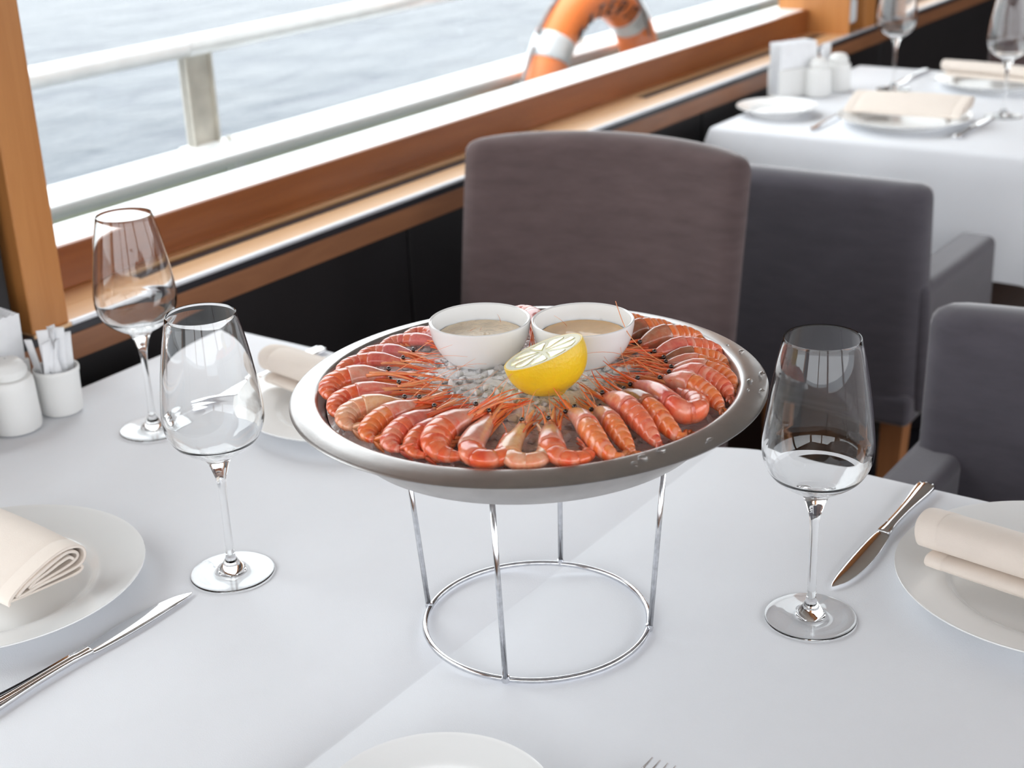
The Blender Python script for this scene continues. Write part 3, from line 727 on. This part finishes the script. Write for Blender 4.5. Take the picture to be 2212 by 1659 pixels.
# far table set
napkin_box('white holder of paper napkins on the far table', .050, 1.700, math.radians(62), 'white paper napkin standing in the far holder', 'paper napkins in the far holder')
dup(sA, (.102, 1.735 - .015, TZ + .0012), 0, 'white ceramic shaker on the far table, left of its pair')
dup(sA, (.118, 1.790 - .0, TZ + .0012), 0, 'white ceramic shaker on the far table, right of its pair')
cup('white ceramic cup of paper sachets on the far table', .078, 1.800)
sachets(.078, 1.800, 'white paper sachet standing in the far cup', 'paper sachets in the far cup', 9)

# ================================================================ PLATTER, STAND AND FOOD
CX, CY = .7892, -.4012
st = thing('wire_stand', 'chromed wire ring stand carrying the steel shrimp platter', 'stand', (CX, CY, TZ + .0008))
ring_obj('base_ring', .0911, .0024, WIRE, st, .0026)
ring_obj('top_ring', .1025, .0020, WIRE, st, .1625)
for a in (200, 289, 111, 21):
    ca, sa = math.cos(math.radians(a)), math.sin(math.radians(a))
    tube_obj('leg', [(.0925 * ca, .0925 * sa, .001), (.1052 * ca, .1052 * sa, .1635)], .0022, WIRE, st, 10)
    lathe_obj('weld', [(0, 0), (.003, .0008), (.0034, .003), (.0028, .006), (0, .0065)], WIRE, st, 10, loc=(.092 * ca, .092 * sa, 0))
pl = thing('serving_platter', 'round brushed steel platter of ice and shrimp on wire stand', 'platter', (CX, CY, TZ + .166))
Z = .166
inner = cr([(0, .1680), (.07, .1682), (.108, .1702), (.133, .1785), (.148, .1920), (.1545, .2030), (.1580, .2095), (.1605, .2128), (.1640, .2134), (.1720, .2119), (.1790, .2096)], 6)
outer = [(.1800, .2091), (.1808, .2084), (.1804, .2076), (.1790, .2082), (.171, .2105), (.164, .2116), (.160, .2085), (.1572, .2010), (.150, .1880), (.136, .1745), (.112, .1670), (.08, .1655), (0, .1652)]
lathe_obj('rim_and_inside', [(p.x, p.y - Z) for p in inner] + [(a, b - Z) for a, b in outer[:7]], STEEL, pl, 128)
lathe_obj('underside', [(a, b - Z) for a, b in outer[6:]], STEEL_DULL, pl, 128)
pl.rotation_euler = (math.radians(.35), math.radians(-.55), 0)
# water drops on the rim
rng = random.Random(3)
for k in range(10):
    a = rng.uniform(-1.1, 1.2); r_ = rng.uniform(.166, .178); s = rng.uniform(.0010, .0028)
    z = .2122 - max(0, r_ - .170) * .25 + r_ * math.cos(a) * .0096
    el = 1 + rng.random() * .8
    o = lathe_obj('water_drop', [(s, 0), (s * .92, s * .22), (s * .6, s * .4), (0, s * .46)], GLASS, pl, 14)
    o.location = (r_ * math.cos(a), r_ * math.sin(a), z - Z); o.rotation_euler = (0, math.radians(4), a); o.scale = (1, el, 1)
def ice_z(r):
    return .2062 + .0062 * max(0, 1 - (r / .13) ** 2) - (.004 * max(0, (r - .13) / .03))
v = []; f = []; nr, na = 44, 150
for i in range(nr + 1):
    r_ = .1535 * i / nr
    for k in range(na):
        a = 2 * PI * k / na; x, y = r_ * math.cos(a), r_ * math.sin(a)
        q = noise.voronoi(Vector((x * 120, y * 120, 0)))[0]
        z = ice_z(r_) - .003 + .0030 * (q[1] - q[0]) + .0012 * noise.noise(Vector((x * 300, y * 300, 2)))
        v.append((x, y, z))
for i in range(nr):
    for k in range(na): f.append([i * na + k, (i + 1) * na + k, (i + 1) * na + (k + 1) % na, i * na + (k + 1) % na])
def hull_chunk(c, s, rg):
    bm = bmesh.new()
    ax = Matrix.Rotation(rg.uniform(0, 6.28), 3, Vector((rg.uniform(-1, 1), rg.uniform(-1, 1), rg.uniform(-1, 1))).normalized())
    sx, sy, sz = rg.uniform(.8, 1.5), rg.uniform(.7, 1.1), rg.uniform(.5, .8)
    for k in range(16):
        d = Vector((rg.gauss(0, 1), rg.gauss(0, 1), rg.gauss(0, 1))).normalized(); bm.verts.new(ax @ Vector((d.x * sx * s, d.y * sy * s, d.z * sz * s)) + c)
    bmesh.ops.convex_hull(bm, input=bm.verts); bm.verts.index_update(); bm.verts.ensure_lookup_table()
    used = [x for x in bm.verts if x.link_faces]; mp_ = {x: i for i, x in enumerate(used)}
    vv = [x.co.copy() for x in used]; ff = [[mp_[x] for x in fc.verts] for fc in bm.faces]; bm.free(); return vv, ff
for k in range(900):
    r_ = .148 * math.sqrt(rng.random()); a = rng.uniform(0, 6.283); s = rng.uniform(.0018, .0048)
    if r_ < .09 and rng.random() < .3: s *= 1.5
    c = Vector((r_ * math.cos(a), r_ * math.sin(a), ice_z(r_) + rng.uniform(-.002, .0004) - s * .4))
    vv, ff = hull_chunk(c, s, rng); b = len(v); v += vv; f += [[b + q for q in p] for p in ff]
ice = build('crushed_ice', [(p[0], p[1], p[2] - .2) for p in v], f, ICE, None, smooth=False, loc=(CX, CY, TZ + .2))
tag(ice, 'crushed ice filling the steel platter under the shrimp', 'ice', None, 'stuff')
# bowls of sauce
def sauce_bowl(label, x, y, smat, slabel, z=TZ + .2062):
    t = thing('sauce_bowl', label, 'bowl', (x, y, z))
    o_ = cr([(.0190, 0), (.0212, .0006), (.0282, .0060), (.0340, .0135), (.0380, .0222), (.0400, .0310), (.0404, .0352)], 5)
    prof = [(0, .0012), (.017, .0012), (.0178, 0)] + [(p.x, p.y) for p in o_] + [(.0402, .0362), (.0394, .0367), (.0385, .0360)] + [(max(0, p.x - .0024), p.y + .0018) for p in reversed(o_[2:-2])] + [(0, .0030)]
    lathe_obj('porcelain', prof, PORC, t, 80)
    o = t.children[0]; o.parent = None; o.location = t.location
    for k in list(t.keys()): o[k] = t[k]
    bpy.data.objects.remove(t); o.name = 'sauce_bowl'
    v = []; f = []; n = 64; R = .0340; zs = .0232
    for i in range(15):
        r_ = R * i / 14
        for k in range(n):
            a = 2 * PI * k / n; v.append((r_ * math.cos(a), r_ * math.sin(a), (.0006 if i == 14 else 0) + .0003 * noise.noise(Vector((r_ * 200 * math.cos(a), r_ * 200 * math.sin(a), x)))))
    for i in range(14):
        for k in range(n): f.append([i * n + k, (i + 1) * n + k, (i + 1) * n + (k + 1) % n, i * n + (k + 1) % n])
    o2 = build('sauce', v, f, smat, None, loc=(x, y, z + zs)); tag(o2, slabel, 'sauce')
sauce_bowl('white porcelain bowl on the ice, left of the two', .7270, -.3760, SAUCE_A, 'pale beige frothy sauce in the left bowl')
sauce_bowl('white porcelain bowl on the ice, behind the lemon', .7985, -.3370, SAUCE_B, 'clear brown sauce in the right bowl, behind lemon')
# half lemon
lc = Vector((.8120, -.4135, TZ + .2430))
nrm = (_r * -.373 + _u * .88 + (-_w) * .255).normalized()
lm = thing('lemon_half', 'halved yellow lemon, cut side up, leaning on the bowls', 'lemon', lc)
ez = nrm; ex = (_r - nrm * _r.dot(nrm)).normalized(); ey = ez.cross(ex)
Rm = Matrix((ex, ey, ez)).transposed()
R = .0312
dome = cr([(R, 0, 0), (R * 1.005, -.006, 0), (R * .96, -.013, 0), (R * .84, -.0205, 0), (R * .64, -.0265, 0), (R * .38, -.0308, 0), (R * .20, -.0330, 0), (R * .10, -.0352, 0), (0, -.0360, 0)], 6)
def rot_obj(name, prof, mat, cp=False, n=72):
    v, f = lathe(prof, n); v = [Rm @ Vector(p) for p in v]; o = fixn(build(name, v, f, mat, lm)); o.data.set_sharp_from_angle(angle=math.radians(35)); return o
rot_obj('peel', [(R - .0014, .0001), (R - .0004, .0002)] + [(p.x, p.y) for p in dome], PEEL)
rot_obj('pith', [(0, -.0001), (R - .0045, -.0001), (R - .0042, .0001), (R - .0014, .0002)], PITH)
for k in range(9):
    a0 = 2 * PI * k / 9 + .035; a1 = 2 * PI * (k + 1) / 9 - .035; rr = R - .0052; loop = []
    loop = [(.0030, (a0 + a1) / 2)] + [(rr * (1 - .12 * (1 if q in (0, 6) else 0)), a0 + (a1 - a0) * q / 6) for q in range(7)]
    L = [Vector((r_ * math.cos(a), r_ * math.sin(a), 0)) for r_, a in loop]; c = sum(L, Vector()) / len(L)
    v = [p + Vector((0, 0, -.0024)) for p in L] + [c + (p - c) * .99 + Vector((0, 0, -.0001)) for p in L] + [c + (p - c) * .8 + Vector((0, 0, .0003)) for p in L] + [c + Vector((0, 0, .0004))]
    m_ = len(L); f = []
    for j in range(2):
        for q in range(m_): f.append([j * m_ + q, j * m_ + (q + 1) % m_, (j + 1) * m_ + (q + 1) % m_, (j + 1) * m_ + q])
    for q in range(m_): f.append([2 * m_ + q, 2 * m_ + (q + 1) % m_, 3 * m_])
    fixn(build('segment', [Rm @ p for p in v], f, PULP, lm))

# ---------------------------------------------------------------- shrimp
# spine points (mm from the platter centre, head first), half width mm, pose, look
# pose S = lying on its side, U = back up, T = back up with the tail folded round
SHR = [
 ([(-92, 50), (-108, 58), (-124, 62), (-138, 58), (-144, 46)], 4.6, 'S', 'pink'),
 ([(-103, 40), (-121.2, 44), (-134.2, 46), (-142.2, 42.2), (-144.2, 32.2), (-142.2, 22.2)], 4.8, 'S', 'pink'),
 ([(-108, 28), (-122.2, 28.2), (-135.2, 25.2), (-145.2, 19.2), (-148.3, 9.9), (-146.0, -.2)], 4.9, 'S', 'pink'),
 ([(-111.2, -1.8), (-124.2, -3), (-137.2, -5.8), (-145.2, -12.8), (-145.2, -23.8), (-139.2, -34.8)], 4.9, 'S', 'pink'),
 ([(-106.2, -20.8), (-121.2, -24.8), (-134.2, -29.8), (-141.2, -39.8), (-141.3, -51.5), (-134.7, -64.1)], 5.3, 'S', 'redpink'),
 ([(-95.2, -52.8), (-107.2, -58.8), (-117.2, -67.8), (-122.2, -79.8), (-118.1, -92.9), (-105.8, -104.2)], 7.6, 'S', 'pale'),
 ([(-71.2, -68.8), (-81.2, -79.8), (-91.2, -90.8), (-96.2, -103.8), (-90.4, -117.7), (-78.5, -125.6)], 6.6, 'S', 'red'),
 ([(-49.2, -89.8), (-60.2, -98.8), (-70.2, -108.8), (-74.2, -120.8), (-67.7, -132.8), (-55.4, -137.2)], 6.9, 'S', 'cream'),
 ([(-38.2, -84.8), (-42.2, -102.8), (-45.2, -119.8), (-44.2, -133.8), (-38.4, -142.5), (-28.4, -145.3)], 6.6, 'S', 'orange'),
 ([(-18.2, -91.8), (-20.2, -108.8), (-22.2, -123.8), (-20.2, -138.8), (-13.3, -147.3), (-3.1, -148.0)], 6.6, 'S', 'redpink'),
 ([(-2.2, -94.8), (-5.2, -109.8), (-5.2, -125.8), (-1.2, -139.8), (6.6, -146.9), (17.3, -146.0)], 5.4, 'S', 'red'),
 ([(10.8, -80.8), (9.8, -99.8), (9.8, -118.8), (14.8, -133.8), (23.0, -140.8), (33.0, -140.8), (41.7, -136.6)], 8.2, 'S', 'pale'),
 ([(22.8, -80.8), (29.8, -99.8), (35.8, -117.8), (43.8, -132), (52.6, -137.5), (61, -133.5), (63.8, -124.3), (55.8, -109.8), (46.3, -94.3)], 6.7, 'S', 'pale'),
 ([(49.8, -78.8), (55.8, -94.8), (60.8, -108.8), (67.8, -120.8), (75.8, -126), (84, -123), (87.5, -114.4), (83.8, -102.8), (75.3, -91.3), (66, -81)], 5.9, 'S', 'cream'),
 ([(65.8, -68.8), (76.8, -83.8), (85.8, -96.8), (95.8, -105.8), (104.1, -106.9), (110.0, -100.6), (110.3, -91.5), (103.3, -84.3)], 6.6, 'S', 'pale'),
 ([(67.8, -44.8), (83.8, -56.8), (98.8, -69.8), (112.8, -79.8), (122.8, -81.8), (128.8, -76.2)], 6.8, 'U', 'orange'),
 ([(80.8, -31.8), (94.8, -43.0), (107.8, -53.8), (120.8, -63.8), (131.8, -71.0)], 6.1, 'U', 'orange'),
 ([(74.8, -8.8), (91.8, -19.8), (109.8, -31.8), (125.8, -42.8), (138.8, -51.4)], 6.9, 'U', 'redpink'),
 ([(80.8, 2.2), (98.8, -6.8), (116.8, -17.8), (132.8, -28.8), (142.5, -33.5), (146.2, -26.7)], 6.6, 'U', 'brown'),
 ([(80.8, 23.2), (95.8, 17.2), (111.8, 6.2), (126.8, -3.8), (138.8, -5.8), (141.8, 4.2), (132.8, 19.2), (119.8, 29.2), (106.8, 36.2)], 7.2, 'T', 'redpink'),
 ([(92.8, 43.2), (107.8, 40.2), (121.8, 36.2), (135.8, 29.2), (145.1, 21.6)], 6.6, 'U', 'orange'),
 ([(91.8, 57.2), (105.8, 59.2), (119.8, 56.2), (132.8, 51.2), (141.4, 43.8)], 5.9, 'U', 'redpink'),
 ([(86.8, 68.2), (100.8, 73.2), (114.8, 73.2), (127.8, 68.2), (136.5, 58.1)], 5.2, 'U', 'orange'),
 ([(76.8, 77.2), (90.8, 84.2), (103.8, 86.2), (114.8, 84.2), (123.7, 78.3)], 4.6, 'U', 'orange'),
 ([(70.8, 84.2), (82.8, 92.2), (93.8, 99.2), (103.8, 102.2), (110.8, 98.3)], 5.0, 'U', 'brown'),
 ([(60, 88), (71, 99), (82, 110), (92, 116), (99, 111)], 6.0, 'U', 'redpink'),
 ([(40, 99), (49, 112), (57, 124), (66, 132), (74, 128)], 6.6, 'U', 'brown'),
 ([(20, 100), (25, 114), (31, 128), (38, 140), (47, 140)], 6.4, 'U', 'brown'),
 ([(0, 100), (3, 115), (6, 130), (12, 143), (21, 143)], 6.2, 'U', 'brown'),
 ([(-22, 92), (-32, 108), (-42, 124), (-54, 135), (-66, 134), (-74, 124)], 5.6, 'S', 'pink'),
 ([(-52, 88), (-64, 103), (-75, 115), (-87, 119), (-97, 112), (-101, 102)], 5.8, 'S', 'pink'),
 ([(-74, 70), (-86, 84), (-97, 97), (-108, 101), (-118, 93), (-121, 83)], 5.4, 'S', 'pink'),
]
LOOK = {'pink': ('pink', 'pink'), 'redpink': ('redpink', 'red'), 'pale': ('red', 'pale'), 'red': ('red', 'red'), 'cream': ('cream', 'cream'), 'orange': ('orange', 'pale'), 'brown': ('orange', 'brown')}
WORD = {'pink': 'pale pink', 'redpink': 'rose-red', 'pale': 'pale-headed red', 'red': 'bright red', 'cream': 'cream-headed', 'orange': 'orange striped', 'brown': 'dark-headed orange'}
ORD = ['first', 'second', 'third', 'fourth', 'fifth', 'sixth', 'seventh', 'eighth', 'ninth', 'tenth', 'eleventh', 'twelfth', 'thirteenth', 'fourteenth', 'fifteenth', 'sixteenth', 'seventeenth', 'eighteenth', 'nineteenth']
def smooth(a, b, x): x = max(0, min(1, (x - a) / (b - a))); return x * x * (3 - 2 * x)
def rprof(s):
    K = [(0, .40), (.04, .54), (.12, .74), (.24, .95), (.36, 1.04), (.44, 1.02), (.56, 1.0), (.68, .92), (.78, .80), (.87, .62), (.93, .42), (1.0, .28)]
    for (a, p), (b, q) in zip(K, K[1:]):
        if s <= b: return p + (q - p) * (s - a) / (b - a)
    return K[-1][1]
def make_shrimp(idx, pts, hw, pose, look, rg):
    if 15 <= idx[1] <= 28 and pose == 'U':      # the upright ones reach out to the wall of the dish
        q = []
        for k, (x, y) in enumerate(pts):
            rr = math.hypot(x, y); f_ = min(1 + .065 * k / (len(pts) - 1), max(1, 155 / rr)); q.append((x * f_, y * f_))
        pts = q
    P = cr([(x / 1000, y / 1000, 0) for x, y in pts], 12)
    L = [0]
    for a, b in zip(P, P[1:]): L.append(L[-1] + (b - a).length)
    T = L[-1]
    def at(s):
        d = max(0, min(T, s * T))
        for i in range(len(L) - 1):
            if d <= L[i + 1]: break
        t = (d - L[i]) / max(1e-9, L[i + 1] - L[i]); return P[i].lerp(P[i + 1], t)
    turn = 0
    for i in range(1, len(pts) - 1):
        a = Vector(pts[i]) - Vector(pts[i - 1]); b = Vector(pts[i + 1]) - Vector(pts[i]); turn += a.x * b.y - a.y * b.x
    sgn = -1 if turn > 0 else 1               # side of the back: convex side
    hw *= .00127 if pose == 'S' else (.00133 if idx[1] >= 21 else .00118)
    al, ad = (.80, 1.12) if pose == 'S' else (1.0, 1.12)
    base = at(0); r0 = base.length
    wob = rg.uniform(-.12, .12)
    def frame(s):
        t = (at(min(1, s + .02)) - at(max(0, s - .02))).normalized()
        side = Vector((t.y, -t.x, 0)) * -sgn * -1
        side = Vector((-t.y, t.x, 0)) * (sgn)
        if pose == 'S': th = math.radians(14) + wob
        elif pose == 'U': th = math.radians(72) + wob
        else: th = math.radians(66) - math.radians(52) * smooth(.45, .8, s)
        d = side * math.cos(th) + Vector((0, 0, 1)) * math.sin(th); b = t.cross(d).normalized(); d = b.cross(t).normalized()
        return t, d, b, th
    def zc(s, p):
        r_ = rprof(s) * hw; th = frame(s)[3]
        he = math.sqrt((r_ * al * math.cos(th)) ** 2 + (r_ * ad * math.sin(th)) ** 2)
        lift = .0012 + (.004 if idx[1] >= 29 else 0)
        return ice_z(min(.14, p.length)) + .0006 + max(he, hw * .55) + lift
    def cen(s):
        p = at(s); return Vector((p.x, p.y, zc(s, p)))
    o0 = Vector((CX, CY, TZ)); org = cen(.45); org.z -= hw
    bm_, hm = SH[LOOK[look][0]], HD[LOOK[look][1]]
    n_ = idx[1]
    t = thing('shrimp', idx[0], 'shrimp', o0 + org, 0, 'cooked shrimp arranged round the platter')
    def sect(s, k, n=18, grow=1.0, flat=0):
        tt, d, b, th = frame(s); a = 2 * PI * k / n; r_ = rprof(s) * hw * grow
        ca, sa = math.cos(a), math.sin(a)
        bell = 1.0 if sa > 0 else .90
        w_ = 1 - .18 * max(0, sa) ** 2
        return cen(s) + b * (r_ * al * ca * w_) + d * (r_ * ad * sa * bell) - org
    def shell(name, s0, s1, mat, m_, growf, closed0=True, closed1=True, skew=0):
        v = []; f = []; lu = []; n = 18
        for i in range(m_ + 1):
            u = i / m_
            for k in range(n):
                a = 2 * PI * k / n; s = s0 + (s1 - s0) * u + skew * math.sin(a)
                v.append(sect(max(0, min(1, s)), k, n, growf(u, a))); lu.append(u if math.sin(a) > -.35 else .3)
        for i in range(m_):
            for k in range(n): f.append([i * n + k, i * n + (k + 1) % n, (i + 1) * n + (k + 1) % n, (i + 1) * n + k])
        f.append(list(range(n))[::-1]); f.append([m_ * n + k for k in range(n)])
        return fixn(build(name, v, f, mat, t, attr={'lu': lu}))
    S1 = .43
    shell('head_shell', 0, S1, hm, 12, lambda u, a: (1 + .05 * smooth(.8, 1, u)) * (1 - .10 * max(0, -math.sin(a)) * (1 - u)), skew=-.012)
    ed = [S1 - .015, .535, .635, .725, .81, .885, .95]
    for a_, b_ in zip(ed, ed[1:]):
        shell('shell_segment', a_, b_ + .012, bm_, 5, lambda u, a: .975 + .045 * smooth(0, .8, u) - .02 * smooth(.93, 1, u) + .02 * math.sin(u * PI))
    # tail fan: telson and two uropods a side
    tt, d, b, th = frame(.97); c = cen(.95) - org
    for q, (ang, ln) in enumerate(((0, 1.0), (.32, .95), (-.32, .95), (.6, .82), (-.6, .82))):
        dirv = (tt * math.cos(ang) + b * math.sin(ang) * .8).normalized(); ww = b * math.cos(ang) - tt * math.sin(ang) * .5
        ln2 = hw * 1.9 * ln; v = []; f = []
        for i in range(7):
            u = i / 6; w2 = hw * .30 * math.sin(PI * min(1, .18 + u * .80)) ** .7
            mid = c + dirv * (ln2 * u) - d * (hw * .25 * u * u) + d * (.0002 * q)
            v += [mid - ww * w2, mid + d * hw * .08 * (1 - u), mid + ww * w2, mid - d * hw * .06]
        for i in range(6):
            for k in range(4): f.append([i * 4 + k, i * 4 + (k + 1) % 4, (i + 1) * 4 + (k + 1) % 4, (i + 1) * 4 + k])
        f.append([0, 1, 2, 3]); f.append([24, 25, 26, 27])
        fixn(build('tail_blade', v, f, bm_, t, attr={'lu': [.2] * 28}))
    # head end
    t0, d0, b0, th0 = frame(0.0); h0 = cen(0.0) - org; fw = -t0
    tipz = rg.uniform(.15, .45)
    e = fw * 1.0 + Vector((0, 0, 1)) * tipz * .3
    rl_ = hw * rg.uniform(3.4, 4.4)
    pts_ = [h0 + d0 * hw * .44 - fw * hw * .9, h0 + d0 * hw * .42, h0 + d0 * hw * .50 + fw * rl_ * .35, h0 + d0 * hw * .80 + fw * rl_ * .72, h0 + d0 * hw * 1.3 + fw * rl_]
    tube_obj('rostrum', cr(pts_, 4), [hw * .20 * (1 - .9 * i / 16) for i in range(17)], LIMB, t, 6)
    # serration of the rostrum
    for sd in (-1, 1):
        ep = h0 + fw * hw * .12 + b0 * sd * hw * .46 + d0 * hw * .30
        if ep.z + org.z < ice_z(r0): ep.z = ice_z(r0) - org.z
        v, f = [], []
        bm = bmesh.new(); bmesh.ops.create_uvsphere(bm, u_segments=14, v_segments=10, radius=.00145 + hw * .05)
        me = bpy.data.meshes.new('eye'); bm.to_mesh(me); bm.free(); me.materials.append(EYE); me.polygons.foreach_set('use_smooth', [True] * len(me.polygons))
        o = bpy.data.objects.new('eye', me); COL.objects.link(o); o.parent = t; o.location = ep; o.scale = (1, 1, 1)
        tube_obj('eye_stalk', [h0 - fw * .001 + b0 * sd * hw * .2, ep - (ep - h0) * .12], .0010, LIMB2, t, 6)
    icez = lambda p: max(p.z, ice_z(min(.15, Vector((p.x + org.x, p.y + org.y, 0)).length)) + .0004 - org.z)
    def strand(name, a, dirv, ln, r_, mat, droop, curl, side):
        q = []; m_ = 9
        for i in range(m_ + 1):
            u = i / m_; p = a + dirv * (ln * u) + side * (curl * ln * u * u) + Vector((0, 0, 1)) * (droop * ln * u * (1 - u) * 2 - .15 * ln * u * u)
            p.z = icez(p); q.append(p)
        return tube_obj(name, q, [r_ * (1 - .75 * i / m_) for i in range(m_ + 1)], mat, t, 5)
    # mouth limbs and legs swept forward past the head
    for k in range(9):
        s_ = rg.uniform(.0, .26); sd = rg.choice((-1, 1)); a = cen(s_) - org - d0 * hw * rg.uniform(.35, .85) * rprof(s_) + b0 * sd * hw * rg.uniform(.05, .5)
        dirv = (fw + b0 * rg.uniform(-.10, .10) - d0 * rg.uniform(-.05, .14)).normalized()
        strand('leg', a, dirv, hw * rg.uniform(3.0, 5.6) + s_ * T * .8, hw * rg.uniform(.12, .20), rg.choice((LIMB, LIMB, LIMB2)), .06, rg.uniform(-.12, .12), d0)
    for sd in (-1, 1):     # antennal scales
        a = h0 - d0 * hw * .15 + b0 * sd * hw * .3; v = []; f = []
        dirv = (fw + b0 * sd * .10 - d0 * .06).normalized(); ln = hw * rg.uniform(2.4, 3.0)
        for i in range(7):
            u = i / 6; w2 = hw * .26 * math.sin(PI * min(1, .15 + .8 * u)) ** .6 * (1 - .4 * u); mid = a + dirv * ln * u; mid.z = icez(mid)
            v += [mid - d0 * w2, mid + b0 * sd * hw * .10 * (1 - u), mid + d0 * w2, mid - b0 * sd * hw * .05]
        for i in range(6):
            for k in range(4): f.append([i * 4 + k, i * 4 + (k + 1) % 4, (i + 1) * 4 + (k + 1) % 4, (i + 1) * 4 + k])
        f.append([0, 1, 2, 3]); f.append([24, 25, 26, 27]); fixn(build('antennal_scale', v, f, LIMB2, t))
    for sd in (-1, 1):     # long feelers
        a = h0 + fw * hw * .4 + b0 * sd * hw * .15
        strand('feeler', a, (fw + b0 * sd * rg.uniform(0, .35) + Vector((0, 0, rg.uniform(0, .25)))).normalized(), hw * rg.uniform(5, 8.5), .00032, LIMB2, rg.uniform(.05, .3), rg.uniform(-.5, .5), b0)
    if n_ == 22:           # one long feeler lies over the rim of the right bowl
        q = [Vector((a_ / 1000, b_ / 1000, c_)) - org for a_, b_, c_ in ((86, 69, .215), (66, 66, .224), (53, 63, .236), (45.5, 65, .2452), (37, 72, .2525), (31, 78, .2565))]
        tube_obj('feeler', cr(q, 5), .00034, LIMB2, t, 5)
    # swimmerets on the belly of the tail, seen in the curl
    if pose != 'U':
        for k in range(4):
            s_ = .50 + .085 * k; t1, d1, b1, th1 = frame(s_); a = cen(s_) - org - d1 * hw * .75 * rprof(s_)
            q = [a, a - d1 * hw * .45 - t1 * hw * .25, a - d1 * hw * .65 - t1 * hw * .8]
            for p in q: p.z = icez(p)
            tube_obj('swimmeret', cr(q, 3), [hw * .17, hw * .17, hw * .16, hw * .14, hw * .12, hw * .08, hw * .05], LIMB2, t, 6)
    return t
rg = random.Random(11)
for i, (pts, hw, pose, look) in enumerate(SHR):
    if i < 19 and i < 15: lab = '%s shrimp lying on its side, %s round the front from the left bowl' % (WORD[look], ORD[i])
    elif i < 29: lab = '%s shrimp, back up, %s round the right from behind the right bowl' % (WORD[look], ORD[28 - i])
    else: lab = 'pale pink shrimp at the back rim, %s from the right bowl' % ORD[i - 29]
    if pose == 'T': lab = 'rose-red shrimp on the right with its tail folded back beside its head'
    make_shrimp((lab, i), pts, hw, pose, look, rg)
